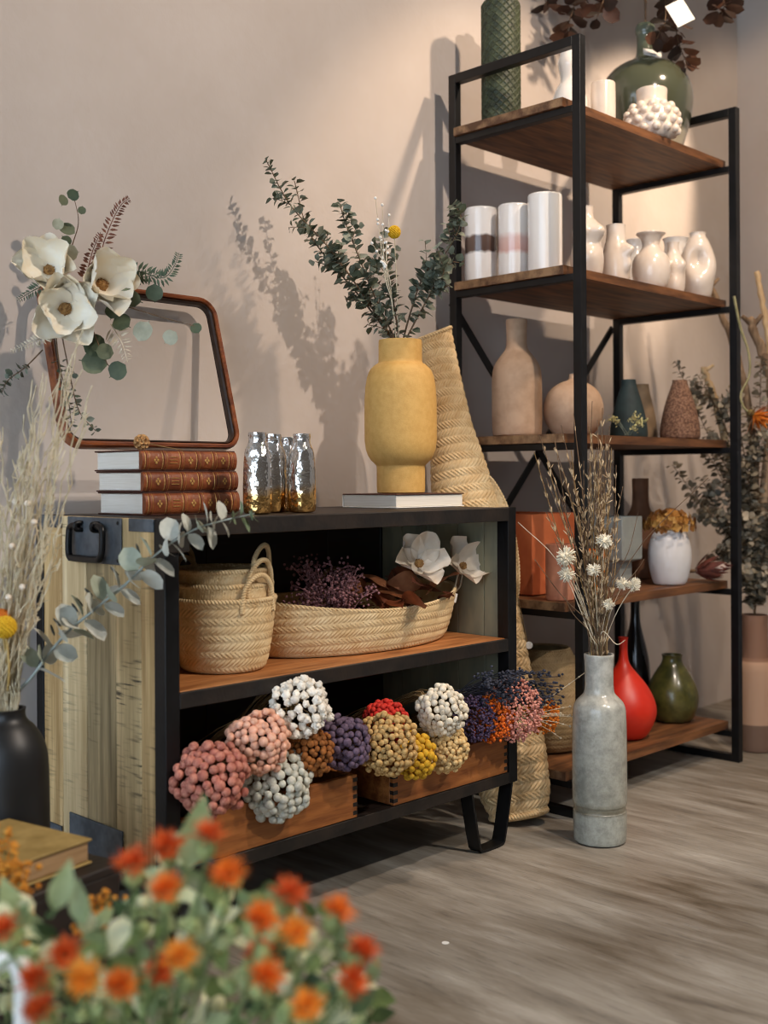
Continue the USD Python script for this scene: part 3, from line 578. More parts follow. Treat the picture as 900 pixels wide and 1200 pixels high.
def braid(path, r, closed=False, turns=60):
    """two strands twisted round each other"""
    p = A(path, float); t = np.gradient(p, axis=0) if not closed else np.roll(p, -1, 0) - np.roll(p, 1, 0); t /= np.maximum(np.linalg.norm(t, axis=1, keepdims=True), 1e-9)
    x = np.cross(t, [.13, .2, 1.]); x /= np.maximum(np.linalg.norm(x, axis=1, keepdims=True), 1e-9); y = np.cross(t, x)
    a = np.linspace(0, turns * 2 * np.pi, len(p), endpoint=not closed)
    return cat([tube(p + r * .55 * (np.cos(a + o)[:, None] * x + np.sin(a + o)[:, None] * y), r * .62, 6, closed) for o in (0, math.pi)])
def resample(p, n, closed=False):
    p = A(p); q = np.vstack([p, p[:1]]) if closed else p
    s = np.concatenate([[0], np.cumsum(np.linalg.norm(np.diff(q, axis=0), axis=1))]); u = np.linspace(0, s[-1], n, endpoint=not closed)
    return np.stack([np.interp(u, s, q[:, k]) for k in range(3)], 1)
# three nested handled baskets
cb0 = on(262, 1.862, CM + .001)
for i, (dz, sc, lab) in enumerate(((0, 1.0, 'outermost of the nested round palm baskets'), (.028, .95, 'middle one of the nested round palm baskets'), (.056, .9, 'innermost of the nested palm baskets, with its rim showing on top'))):
    c = cb0 + A([.004 * i, .006 * i, dz])
    w, rim = basket_wall(c, [(.078 * sc, 0), (.088 * sc, .012), (.098 * sc, .07), (.104 * sc, .128), (.106 * sc, .142)], nu=360, inner=.0045, step=.0024 if i == 0 else .004)
    b = thing('palm_basket', lab, 'basket', c, 'nested palm baskets in the cabinet')
    part(b, 'body', w, STRAW, 40)
    part(b, 'rim', braid(resample(rim, 320, True), .0052, True, 48), STRAW, True)
    for s in (0, 1):
        a0 = math.radians((-84 if s == 0 else 96) + 9 * i)
        h = .106 * sc; q = []
        for t in np.linspace(-1, 1, 15):
            a = a0 + t * .42; lift = .052 * (1 - t * t) ** .6 if abs(t) < 1 else -.012
            q.append(c + A([(h - .001) * math.cos(a), (h - .001) * math.sin(a), .140 + lift]))
        q = [c + A([h * math.cos(a0 - .42), h * math.sin(a0 - .42), .118])] + q + [c + A([h * math.cos(a0 + .42), h * math.sin(a0 + .42), .118])]
        part(b, 'handle', braid(resample(curve(q, 60), 110), .005, False, 18), STRAW, True)
# large oval basket
co = A([1.848, 1.925, CM + .001])
w, rimo = basket_wall(co, [(.84, 0), (.9, .010), (.96, .05), (1.0, .092)], ax=.318, ay=.178, nu=900, inner=.006, tilt=lambda X, Y: .035 * (X / .33) ** 2 + .012 * (Y > 0) * (np.abs(Y) / .17), row=.0165, strand=.0105)
ob = thing('oval_basket', 'large shallow oval palm basket holding dried leaves and flowers', 'basket', co)
part(ob, 'body', w, STRAW, 40)
part(ob, 'rim', braid(resample(rimo, 500, True), .0045, True, 80), STRAW, True)
def rim_at(px, front=True):
    best = None
    for p in rimo:
        q = p - EYE; d = q @ FW; x = 450 + FPX * (q @ RT) / d
        if (p[1] < co[1]) == front and (best is None or abs(x - px) < best[0]): best = (abs(x - px), p)
    return best[1]
ra = rim_at(535) + A([0, -.006, 0])
part(ob, 'loop', tube(curve([ra + A([-.012, -.002, -.006]), ra + A([.0, 0, .022]), ra + A([.03, .012, .05]), ra + A([.036, .014, .03]), ra + A([.012, .0, .004]), ra + A([-.01, -.003, -.008])], 28), .0022, 6), PALE, True)
part(ob, 'tag', orient(box(-.011, .011, -.007, .007, -.0006, .0006, .0004), ra + A([-.016, -.007, -.022]), (.25, -.1, 1), (0, -1, .1)), TAGM)
rb = rim_at(392, False)
part(ob, 'handle', braid(resample(curve([rb + A([-.05, 0, -.01]), rb + A([-.045, 0, .03]), rb + A([0, 0, .052]), rb + A([.045, 0, .03]), rb + A([.05, 0, -.01])], 40), 90), .0055, False, 16), STRAWD, True)
# leaning flattened palm bag between cabinet and rack
ax0, ax1 = A([2.322, 1.80, .012]), A([2.318, 2.075, 1.262])
tt = [0, .04, .12, .3, .45, .62, .7, .8, .9, 1]
hwid = [.066, .088, .096, .094, .09, .088, .075, .054, .047, .044]
hthk = [.045, .052, .055, .055, .052, .048, .042, .036, .03, .026]
nv, nu = 420, 230
T = np.linspace(0, 1, nv); th = np.arange(nu) / nu * 2 * np.pi
W_, H_ = np.interp(T, tt, hwid), np.interp(T, tt, hthk)
k_ = np.ones(15) / 15; W_ = np.convolve(np.pad(W_, 7, 'edge'), k_, 'valid'); H_ = np.convolve(np.pad(H_, 7, 'edge'), k_, 'valid')
axd = unit(ax1 - ax0); sx = unit(RT0 - axd * (RT0 @ axd)); sy = np.cross(axd, sx)
P = ax0 + (ax1 - ax0) * T[:, None, None] + sx * (W_[:, None] * np.cos(th))[..., None] + sy * (H_[:, None] * np.sin(th))[..., None]
P = P + axd * (.012 * np.cos(th - .6) * (T > .97)[:, None] * (T[:, None] - .97) / .03)[..., None]
P[..., 2] = np.maximum(P[..., 2], .004)
bag = thing('palm_bag', 'long tapering woven palm bag leaning between the cabinet and the rack', 'bag', ax0)
wv = weave(P, .022, .0135, .0052)
inn = (P * .97 + (ax0 + (ax1 - ax0) * T[:, None, None]) * .03)[::12, ::4]
part(bag, 'body', cat([grid(wv), grid(inn, flip=True)]), STRAW, 40)
part(bag, 'rim', braid(resample(P[-1], 120, True), .0055, True, 16), STRAW, True)
part(bag, 'hem', braid(resample(P[3], 200, True), .007, True, 26), STRAW, True)
# a folded-over flap along its right edge with the cord and the round tag
flap = []
for i in range(90):
    t = i / 89 * .26 + .42; e = math.sin(math.pi * i / 89) ** .6 * .030
    b0 = ax0 + (ax1 - ax0) * t + sx * np.interp(t, T, W_) * .93
    flap.append([b0 + sx * e * s - sy * .006 * math.sin(s * 2) - sy * .012 for s in np.linspace(-.35, 1, 14)])
flap = A(flap); fl2 = flap + sy * .004
part(bag, 'flap', cat([grid(weave(flap, .02, .012, .0036, wrap=False), wrap=False), grid(fl2, wrap=False, flip=True)]), STRAW, 40)
part(bag, 'flap_hem', braid(resample(flap[:, -1], 90), .004, False, 20), STRAW, True)
cordp = [ax0 + (ax1 - ax0) * t + sx * (np.interp(t, T, W_) + .004) - sy * .004 for t in (.50, .42, .36, .33)]
part(bag, 'cord', tube(curve(cordp, 14), .0018, 5), STRAWD, True)
part(bag, 'tag', orient(lathe([(.0005, -.001), (.0095, -.001), (.0095, .001), (.0005, .001)], n=20, sm=0), cordp[-1] + sx * .003 - FW * .008, RT0, -FW), TAGM)
# round belly basket on the bottom board
cbb = A([2.625, 1.945, z5 + .001])
w, rimb = basket_wall(cbb, [(.08, 0), (.11, .01), (.136, .07), (.138, .13), (.115, .2), (.085, .25), (.072, .275)], nu=320, step=.003)
bb = thing('belly_basket', 'dark round bellied basket on the bottom board of the rack', 'basket', cbb)
part(bb, 'body', w, STRAWD, 40); part(bb, 'rim', braid(resample(rimb, 200, True), .005, True, 36), STRAWD, True)
# ------------------------------------------------------------------ plants
def stick(th_, pts, r0, r1, m, n=12, k=5, name='stem'):
    p = curve(pts, n); return part(th_, name, tube(p, np.linspace(r0, r1, len(p)), k), m, True), p
def leafy(owner, path, nleaf, L, W, mats, tip=1, spread=1.0, start=.12, fold=.2, curl=.15, pair=True, out=.55, name='leaf', seg=4, taper=.45, droop=0, stuff=0, face=None):
    """leaves in pairs up a stem; each leaf a part of its own; the last 'stuff' share joined"""
    p = A(path); s = np.linspace(start, 1, nleaf); rest = []
    idx = np.clip((s * (len(p) - 1)), 0, len(p) - 1.001)
    for j, u in enumerate(idx):
        i = int(u); q = p[i] + (p[i + 1] - p[i]) * (u - i); t = unit(p[i + 1] - p[i])
        side = np.cross(t, UP0); side = unit(side) if np.linalg.norm(side) > .05 else RT0
        bi = np.cross(t, side); a = j * 2.4 + R.uniform(-.4, .4)
        if pair: a = (j // 2) * 1.9 + (j % 2) * math.pi + R.uniform(-.3, .3)
        o = side * math.cos(a) + bi * math.sin(a)
        d = unit(o * spread + t * out + A([R.gauss(0, .15), R.gauss(0, .15), R.gauss(0, .15) - droop]))
        nrm = unit(t * .8 + A([R.gauss(0, .35) for _ in range(3)]) + (face if face is not None else 0))
        k = (1 - taper * s[j]) * R.uniform(.75, 1.2)
        m = orient(leaf(L, W * R.uniform(.85, 1.1), tip, fold, curl * R.uniform(.3, 1.6), seg), q, d, nrm, k)
        if stuff and j >= nleaf - stuff: rest.append(m)
        else: part(owner, name, m, R.choice(mats), 60)
    if rest: part(owner, 'small_leaves', cat(rest), mats[0], 60, kind='stuff')
# eucalyptus in the yellow vase
mouth = cy + A([0, 0, .35]); md = dist(mouth)
GE = 'eucalyptus sprigs in the yellow vase'
def px3(x, y, d): return at(x, y, d=d)
sprigs = [([(452, 400), (425, 345), (385, 290), (340, 240), (312, 188)], -.13, 'long eucalyptus sprig reaching up left from the yellow vase', 88, .0),
          ([(462, 400), (440, 350), (420, 300), (405, 262), (398, 238)], -.08, 'inner left eucalyptus sprig in the yellow vase', 54, .05),
          ([(456, 400), (425, 352), (385, 305), (360, 268), (345, 212)], -.05, 'eucalyptus sprig lying behind the longest one in the yellow vase', 64, .04),
          ([(470, 400), (462, 360), (455, 330), (452, 300), (448, 272)], 0, 'short upright eucalyptus sprig in the middle of the yellow vase', 44, .02),
          ([(480, 400), (486, 350), (500, 318), (520, 300), (540, 262), (534, 240)], -.06, 'eucalyptus sprig reaching up right in front of the rack post', 70, -.02),
          ([(484, 400), (500, 352), (512, 330), (520, 318), (512, 290)], -.1, 'short right eucalyptus sprig at the mouth of the yellow vase', 50, .0)]
for pts, dd, lab, nl, _ in sprigs:
    P3 = [mouth + A([0, 0, -.13]), mouth + A([0, 0, -.01])] + [px3(x, y, md + dd * (i / (len(pts) - 1)) - .02) for i, (x, y) in enumerate(pts[1:], 1)]
    e = thing('eucalyptus_sprig', lab, 'eucalyptus', mouth, GE)
    _, pp = stick(e, P3, .0028, .001, STEM, 26)
    leafy(e, pp[6:16], int(nl * .45), .03, .026, EUC, spread=1.0, out=.5, start=.05, taper=.1, seg=3)
    leafy(e, pp[8:], int(nl * .9), .031, .027, EUC, spread=1.0, out=.45, start=.0, taper=.3, seg=3)
    for k in range(max(3, nl // 11)):       # side shoots
        j = R.randrange(7, 21); t = unit(pp[j + 1] - pp[j]); sdv = unit(np.cross(t, FW)) * R.choice((-1, 1)); L_ = R.uniform(.04, .085) * (1.15 - j / 30)
        q = curve([pp[j], pp[j] + t * L_ * .5 + sdv * L_ * .3, pp[j] + t * L_ + sdv * L_ * .75 - FW * R.uniform(-.03, .03)], 9)
        part(e, 'side_shoot', tube(q, .0009, 4), STEM, True)
        leafy(e, q, 9, .027, .024, EUC, out=.45, start=.1, taper=.25, seg=3, pair=False)
e = thing('craspedia', 'single yellow ball flower on a thin stem in the yellow vase', 'flower', mouth)
stick(e, [mouth + A([0, 0, -.1]), px3(466, 360, md - .03), px3(462, 275, md - .03)], .0014, .0012, PALE, 10)
def bobbly(c, r, m, owner, name, n=150, br=.16):
    g = (1 + 5 ** .5) / 2; ps = []
    for i in range(n):
        z = 1 - 2 * (i + .5) / n; a = 2 * np.pi * i / g; q = (1 - z * z) ** .5
        ps.append(ball(A(c) + r * A([q * math.cos(a), q * math.sin(a), z]), r * br, 0))
    return part(owner, name, cat([ball(c, r * .97, 2)] + ps), m, True)
YB = mat('yellow_ball_flower', (214, 166, 20), (236, 196, 44), scale=200, rough=.8)
bobbly(px3(462, 272, md - .03), .0145, YB, e, 'flower_head')
e = thing('white_berry_sprig', 'thin white sprig with tiny berries rising from the yellow vase', 'dried flower', mouth)
for k, (x, y) in enumerate(((440, 232), (448, 240), (456, 252), (443, 262), (452, 270), (436, 285))):
    _, q = stick(e, [mouth + A([0, 0, -.08]), px3(460, 360, md - .04), px3(450 + k, 320, md - .05), px3(x, y, md - .05)], .0014, .0007, PALE, 12, 4)
    for z in (q[-1], q[-2], q[-3] + A([.004, 0, .004]), q[-4] - A([.004, 0, 0])): part(e, 'berry', ball(z, .0036, 1), TAGM, True)
# ------------------------------------------------------------------ dried things in the oval basket
STAT = mat('mauve_statice', (116, 72, 76), (160, 112, 112), scale=90, rough=.8)
bs = A([1.735, 1.86, CM + .03])
st = thing('statice_bunch', 'mauve dried statice bunch lying in the oval palm basket', 'dried flower', bs)
for k in range(46):
    a = R.uniform(0, 2 * np.pi); q = [bs + A([R.uniform(-.02, .02), R.uniform(-.02, .02), 0])]
    tip = bs + A([.12 * math.cos(a) * R.uniform(.2, 1), .11 * math.sin(a) * R.uniform(.2, 1) - .01, R.uniform(.075, .165)])
    tip[1] = max(tip[1], 1.785)
    if tip[1] < 1.80: tip[2] = max(tip[2] - .03, CM + .085)
    c1 = curve([q[0], (q[0] + tip) / 2 + A([0, 0, .03]), tip], 8)
    ps = [tube(c1, .0011, 4)]
    for u in range(26):
        w_ = c1[min(7, 3 + u // 5)] + A([R.gauss(0, .010), abs(R.gauss(0, .010)), R.gauss(0, .009)]); ps.append(ball(w_, R.uniform(.0024, .0042), 0))
    part(st, 'spray', cat(ps), STAT, True)
DRYL = [mat(f'dry_brown_leaf_{i}', a, b, scale=25, rough=.5, trans=.15) for i, (a, b) in enumerate([((96, 44, 22), (136, 70, 38)), ((72, 34, 20), (108, 54, 32)), ((128, 72, 42), (164, 106, 70))])]
PAPER = mat('paper_petal', (236, 220, 198), (248, 238, 224), scale=18, rough=.75, trans=.2)
CORE = mat('seed_cone', (120, 84, 44), (166, 126, 74), scale=120, rough=.8)
bl = A([1.93, 1.87, CM + .03])
lv = thing('magnolia_leaf_bunch', 'glossy brown dried magnolia leaves lying in the oval palm basket', 'dried leaf', bl)
for k in range(26):
    a = R.uniform(0, 2 * np.pi); o = A([R.uniform(-.11, .12), R.uniform(-.085, .07), R.uniform(.045, .115)])
    part(lv, 'leaf', orient(leaf(1, .52, 1.5, .2, .25, 6, wave=.08, ph=k), bl + o, unit((math.cos(a), math.sin(a) * .8, R.uniform(.1, .8))), unit((R.gauss(0, .4), -.6 + R.gauss(0, .4), .7)), R.uniform(.08, .115)), R.choice(DRYL), 60)
stick(lv, [bl + A([-.1, 0, .01]), bl + A([0, .01, .03]), bl + A([.12, .02, .05])], .004, .003, STEM)
def big_flower(owner, name, c, axis, size, npet, m, cup, core=.16, seedk=0, layers=2, label=None):
    """one bloom: petals as pieces round a seed cone"""
    axis = unit(axis); e1 = unit(np.cross(axis, [.2, .3, 1])); e2 = np.cross(axis, e1)
    f = part(owner, name, cat([ball(A(c) + axis * size * .06, size * core, 1, (1, 1, 1))] + [ball(A(c) + axis * size * .06 + size * core * unit(A([R.gauss(0, 1), R.gauss(0, 1), R.gauss(0, 1)]) + axis), size * .025, 0) for _ in range(30)]), CORE, True, label)
    for l in range(layers):
        for k in range(npet):
            a = 2 * np.pi * (k + .5 * l) / npet + R.uniform(-.25, .25) + seedk
            rad = e1 * math.cos(a) + e2 * math.sin(a); lift = cup + .25 * l + R.uniform(-.15, .15)
            d = unit(rad + axis * lift)
            part(f, 'petal', orient(petal(1, .85, .5, .055, R.uniform(0, 6)), A(c) + rad * size * .03, d, axis - rad * lift * .8, size * R.uniform(.85, 1.05)), m, True)
    return f
GP = 'white paper-petalled flowers in the oval basket'
for (px, py, Y, ax_, sz, lab) in ((490, 662, 1.815, (-.35, -.75, .55), .085, 'left white dried magnolia flower with pointed petals in the oval basket'), (541, 664, 1.83, (-.2, -.9, .4), .075, 'right white dried magnolia flower with folded petals in the oval basket')):
    c = at(px, py, Y=Y); f = thing('magnolia_flower', lab, 'flower', c, GP)
    stick(f, [c - A([0, -.02, .07]), c - A([0, -.01, .03]), c], .004, .004, STEM, 6)
    big_flower(f, 'seed_cone', c, ax_, sz, 5, PAPER, .35, .13, layers=1, seedk=px * .37)
# ------------------------------------------------------------------ dried flower bunches over the drawer boxes
BCOL = lambda n, a, b, s=140: mat('bunch_' + n, a, b, scale=s, rough=.75, rand=.14)
GBN = 'dried flower bunches laid over the drawer boxes'
bunches = [  # x, y, radius px, berry px, colour, name, label, individual heads
    (246, 916, 42, 6.0, BCOL('rose', (168, 92, 78), (204, 138, 116)), 'button', 'dusty rose bunch of round dried buttons at the far left of the drawers', 1),
    (302, 872, 36, 5.4, BCOL('peach', (222, 160, 130), (240, 190, 164)), 'button', 'peach bunch of round dried buttons above the grey-white one', 1),
    (325, 921, 40, 5.6, BCOL('greywhite', (190, 190, 174), (222, 220, 206)), 'button', 'grey-white bunch of dried buttons hanging over the left drawer box', 1),
    (352, 829, 33, 6.2, BCOL('fluffy', (232, 222, 206), (248, 242, 230)), 'pompom', 'fluffy white bunch highest above the left drawer box', 1),
    (360, 882, 29, 4.0, BCOL('ochre', (128, 74, 26), (166, 102, 42)), 'button', 'ochre brown bunch between the peach and purple bunches', 1),
    (402, 872, 31, 4.6, BCOL('purple', (76, 60, 80), (114, 94, 116)), 'button', 'purple bunch of dried buttons over the gap between the drawer boxes', 1),
    (452, 847, 26, 3.6, BCOL('red', (176, 26, 16), (208, 46, 26)), 'button', 'bright red bunch peeping out behind the tan one', 1),
    (455, 873, 35, 4.0, BCOL('tan', (176, 136, 76), (216, 182, 122)), 'button', 'tan bunch of dried buttons beside the purple one', 1),
    (486, 887, 25, 4.4, BCOL('yellow', (196, 146, 24), (226, 182, 46)), 'button', 'deep yellow bunch of dried buttons tucked under the tan one', 1),
    (519, 834, 28, 4.0, BCOL('ivory', (214, 202, 178), (238, 230, 212)), 'button', 'ivory bunch of dried buttons above the right drawer box', 1),
    (522, 877, 27, 3.2, BCOL('beige', (196, 160, 102), (224, 196, 142)), 'button', 'beige bunch of tiny dried buttons in front of the right drawer box', 0),
    (556, 843, 25, 3.0, BCOL('violet', (58, 44, 74), (92, 74, 106)), 'floret', 'dark violet bunch left of the orange one', 0),
    (577, 842, 24, 3.0, BCOL('orange', (216, 92, 14), (238, 124, 30)), 'floret', 'bright orange bunch between the violet and salmon ones', 0),
    (604, 833, 33, 2.9, BCOL('salmon', (218, 140, 122), (238, 172, 154)), 'floret', 'salmon pink bunch of tiny florets at the right drawer end', 0),
    (636, 838, 19, 2.8, BCOL('amber', (206, 110, 24), (228, 138, 44)), 'floret', 'amber tuft right of the salmon pink bunch', 0)]
HUSK = mat('dry_stems', (110, 86, 50), (156, 126, 80), scale=40, rough=.8)
for bi, (x, y, rp, bp, m, nm, lab, ind) in enumerate(bunches):
    Yf = {6: 1.70, 7: 1.652, 8: 1.668, 11: 1.678, 12: 1.67, 13: 1.648, 14: 1.675}.get(bi, 1.655 + .012 * (bi % 3))
    c = at(x, y, Y=Yf); d = dist(c); r, br_ = rp * d / FPX, bp * d / FPX
    nrm = unit(-FW * .85 + A([-.1, -.35, .12]))
    c = c - nrm * r * .35
    b = thing('dried_flower_bunch', lab, 'dried flower', c, GBN)
    g = (1 + 5 ** .5) / 2; n = min(int((2.25 if ind else 3) * r * r / (br_ * br_)), 290)
    e1 = unit(np.cross(nrm, UP0)); e2 = np.cross(nrm, e1); rest = []; heads = []
    for i in range(n):
        z = 1 - 1.25 * (i + .5) / n; a = 2 * np.pi * i / g
        q = max(0, 1 - z * z) ** .5
        p0 = c + r * R.uniform(.84, 1.08) * (nrm * z * .8 + e1 * q * math.cos(a) + e2 * q * math.sin(a)) + A([R.gauss(0, .15), R.gauss(0, .15), R.gauss(0, .15)]) * br_
        if p0[1] > 1.700 and p0[2] < .268: p0[1] = 1.700
        s = br_ * R.uniform(.8, 1.15); heads.append(p0)
        if nm == 'pompom': me = cat([ball(p0, s * .8, 1)] + [ball(p0 + s * .72 * unit(A([R.gauss(0, 1), R.gauss(0, 1), R.gauss(0, 1)])), s * .34, 0) for _ in range(9)])
        elif nm == 'floret': me = cat([ball(p0 + A([R.gauss(0, .7), R.gauss(0, .7), R.gauss(0, .7)]) * s, s * .62, 0) for _ in range(3)])
        else:
            dd = unit(p0 - c); me = orient((A(SPH[2].vertices) * A([.85, 1, 1]), A(SPH[2].faces)), p0, dd, None, s)
        if ind: part(b, 'flower_head', me, m, True)
        else: rest.append(me)
    if rest: part(b, 'flower_heads', cat(rest), m, True, kind='stuff')
    over = max(c[2] + .01, .285); sp = []
    for i in range(16):
        h = heads[R.randrange(len(heads))]; cx = c + A([R.uniform(-.2, .2) * r, .03, R.uniform(-.1, .3) * r])
        e = A([c[0] + .05 + R.uniform(-.03, .05), 2.03 + R.uniform(0, .05), .2 + R.uniform(.0, .05)])
        e[0] = min(max(e[0], 1.25), 2.13)
        sp.append(tube(curve([h, cx, A([c[0] + .01 + R.uniform(-.02, .02), 1.76, over + R.uniform(0, .02)]), e], 12), .0013, 4))
    part(b, 'stems', cat(sp), HUSK, True, kind='stuff')
# dark lavender bunch resting at the right post, pale wisps beside it
LAV = mat('navy_lavender', (30, 32, 44), (58, 62, 78), scale=120, rough=.85)
c = at(612, 806, Y=1.66)
lb = thing('lavender_bunch', 'dark navy lavender bunch sticking out past the right cabinet post', 'dried flower', c, GBN)
for i in range(54):
    t = at(R.uniform(570, 660), R.uniform(786, 828), Y=R.uniform(1.60, 1.665)); s0 = A([2.06 + R.uniform(-.05, .05), 1.76, .36 + R.uniform(-.01, .02)])
    q = curve([s0, (s0 + t) / 2 + A([0, -.01, .015]), t], 9)
    ps = [tube(q, .0009, 4)] + [ball(q[8 - k // 3] + A([R.gauss(0, .0035), R.gauss(0, .0035), R.gauss(0, .003)]), .0034, 0, (1.3, 1, 1)) for k in range(12)]
    part(lb, 'flower_spike', cat(ps), LAV, True)
c = at(600, 850, Y=1.665)
wi = thing('pale_wisp_bunch', 'thin pale wisps with white tips pointing right from the flower bunches', 'dried flower', c)
for (x, y) in ((668, 828), (690, 785), (668, 838), (675, 840), (640, 826), (657, 836), (613, 861), (668, 851), (652, 812), (657, 865), (645, 850)):
    t = at(x, y, Y=1.64 + R.uniform(-.02, .02)); q = curve([A([2.08, 1.73, .33]), at(600 + R.uniform(-5, 8), 843, Y=1.652), (t + at(615, 842, Y=1.65)) / 2 + A([0, 0, .004]), t], 10)
    part(wi, 'wisp', cat([tube(q, .0009, 4)] + [ball(q[k], .0034 if k == 9 else .0026, 0) for k in (9, 8, 7)]), PALE, True)
# ------------------------------------------------------------------ floral garland tied to the frame
cgz = at(95, 345, Y=2.06); gd = dist(cgz)
ga = thing('floral_garland', 'garland of cream magnolias and eucalyptus fixed to the picture frame', 'flower arrangement', cgz)
def G(x, y, o=0): return at(x, y, d=gd + o)
for (x, y, ax_, s, o) in ((58, 318, (-.5, -.8, .45), .078, -.02), (118, 335, (.5, -.75, .2), .085, -.03), (76, 362, (-.15, -.95, -.25), .088, -.055)):
    big_flower(ga, 'magnolia_flower', G(x, y, o), unit(A(ax_) * .7 - FW * .7), s, 4, CREAMP, .42, .15, layers=2, seedk=x)
SIL = [mat(f'silver_dollar_{i}', a, b, scale=22, rough=.6, trans=.2) for i, (a, b) in enumerate([((88, 98, 74), (118, 126, 98)), ((64, 78, 56), (92, 104, 78)), ((156, 158, 136), (192, 194, 172))])]
def spray(owner, pts, m, name='sprig', r=.0016):
    p = curve(pts, 18); return part(owner, name, tube(p, np.linspace(r, r * .45, 18), 5), m, True), p
def discs(sp, lst, size, mats, o=0, jit=.012):
    for (x, y, k) in lst:
        c = G(x, y, o + R.uniform(-jit, jit)); a = R.uniform(0, 6.28)
        d = unit(RT0 * math.cos(a) + UP0 * math.sin(a) + FW * R.uniform(-.4, .4)); nrm = unit(-FW + A([R.gauss(0, .35) for _ in range(3)]))
        part(sp, 'leaf', orient(leaf(1, .92, 1, .14, .12, 6, stalk=.08), c - d * size * k * .5, d, nrm, size * k), R.choice(mats), 60)
sp, _ = spray(ga, [G(75, 330), G(84, 290, .02), G(92, 260, .03), G(86, 228, .03)], STEM)
discs(sp, [(86, 228, .75), (74, 235, .7), (78, 268, 1), (83, 296, 1), (68, 262, .7), (96, 246, .5), (77, 282, .7)], .036, SIL)
sp, _ = spray(ga, [G(110, 350), G(150, 360, -.03), G(190, 372, -.05), G(228, 382, -.05)], STEM)
discs(sp, [(154, 349, 1.15), (181, 344, .9), (168, 387, 1.1), (199, 396, .8), (230, 385, .6), (143, 378, 1.0), (132, 366, .8)], .042, SIL, -.03)
sp, _ = spray(ga, [G(100, 360), G(112, 395, -.03), G(125, 425, -.03), G(138, 440, -.03)], STEM)
discs(sp, [(112, 405, 1.2), (109, 424, 1.35), (137, 435, 1.0), (122, 412, .9), (100, 398, .8)], .042, SIL[:2], -.03)
FERN = mat('brown_fern', (92, 52, 38), (130, 80, 58), scale=60, rough=.7); GFER = mat('grey_green_fern', (70, 88, 68), (104, 120, 96), scale=60, rough=.7, trans=.15)
def fern(owner, pts, m, L, n, W=.3):
    sp, p = spray(owner, pts, m, 'fern_frond', .0014); q = curve(p, n + 2); ps = []
    for i in range(1, n + 1):
        t = unit(q[i + 1] - q[i - 1]); sd = unit(np.cross(t, FW)); k = L * (1.1 - .75 * i / n)
        for s in (-1, 1):
            ps.append(orient(leaf(1, W, 1.6, .2, .3, 3), q[i], unit(sd * s + t * .5 + A([R.gauss(0, .15) for _ in range(3)])), -FW + A([R.gauss(0, .3) for _ in range(3)]), k))
    part(sp, 'leaflets', cat(ps), m, 60, kind='stuff')
fern(ga, [G(112, 335), G(120, 290, .03), G(132, 258, .03), G(142, 240, .02), G(152, 232, .01)], FERN, .024, 24)
fern(ga, [G(100, 330), G(108, 296, .04), G(118, 272, .05)], FERN, .024, 16)
fern(ga, [G(130, 330), G(160, 318, 0), G(190, 326, -.02), G(204, 312, -.02), G(210, 296, -.02)], GFER, .026, 26)
fern(ga, [G(130, 322), G(165, 325, 0), G(196, 318, -.02)], GFER, .024, 18)
fern(ga, [G(60, 330), G(40, 340, -.02), G(20, 352, -.03)], GFER, .022, 14)
fern(ga, [G(60, 390), G(40, 400, -.04), G(12, 412, -.05)], PALE, .018, 16)
fern(ga, [G(130, 380), G(142, 400, -.04), G(150, 425, -.05)], PALE, .03, 12, .15)
for pts in ([(70, 380), (80, 430), (92, 480), (112, 505)], [(64, 380), (70, 430), (80, 470), (84, 500)], [(50, 410), (30, 430), (10, 445), (2, 460)]):
    sp, p = spray(ga, [G(x, y, -.03 - .008 * i) for i, (x, y) in enumerate(pts)], STEM)
    leafy(sp, p[3:], 26, .019, .015, EUC, out=.5, taper=.2, seg=3)
# seed pod on the books
pc = A([*on(166, 1.93, ztop)[:2], ztop + .0155])
sd = thing('seed_pod', 'brown papery seed pod flower lying on the antique books', 'dried flower', pc)
PODM = mat('papery_pod', (170, 122, 72), (208, 164, 108), scale=90, rough=.8)
part(sd, 'flower_head', cat([ball(pc, .011, 1)] + [orient(lathe([(.0005, 0), (.002, .004), (.0048, .0065)], n=8, sm=0), pc + .009 * v, np.cross(v, [.1, .3, .9]), v) for v in A(SPH[1].vertices)]), PODM, True)
stick(sd, [pc, pc + A([.05, .0, -.008]), pc + A([.11, .012, -.0145])], .0012, .0009, HUSK, 8)
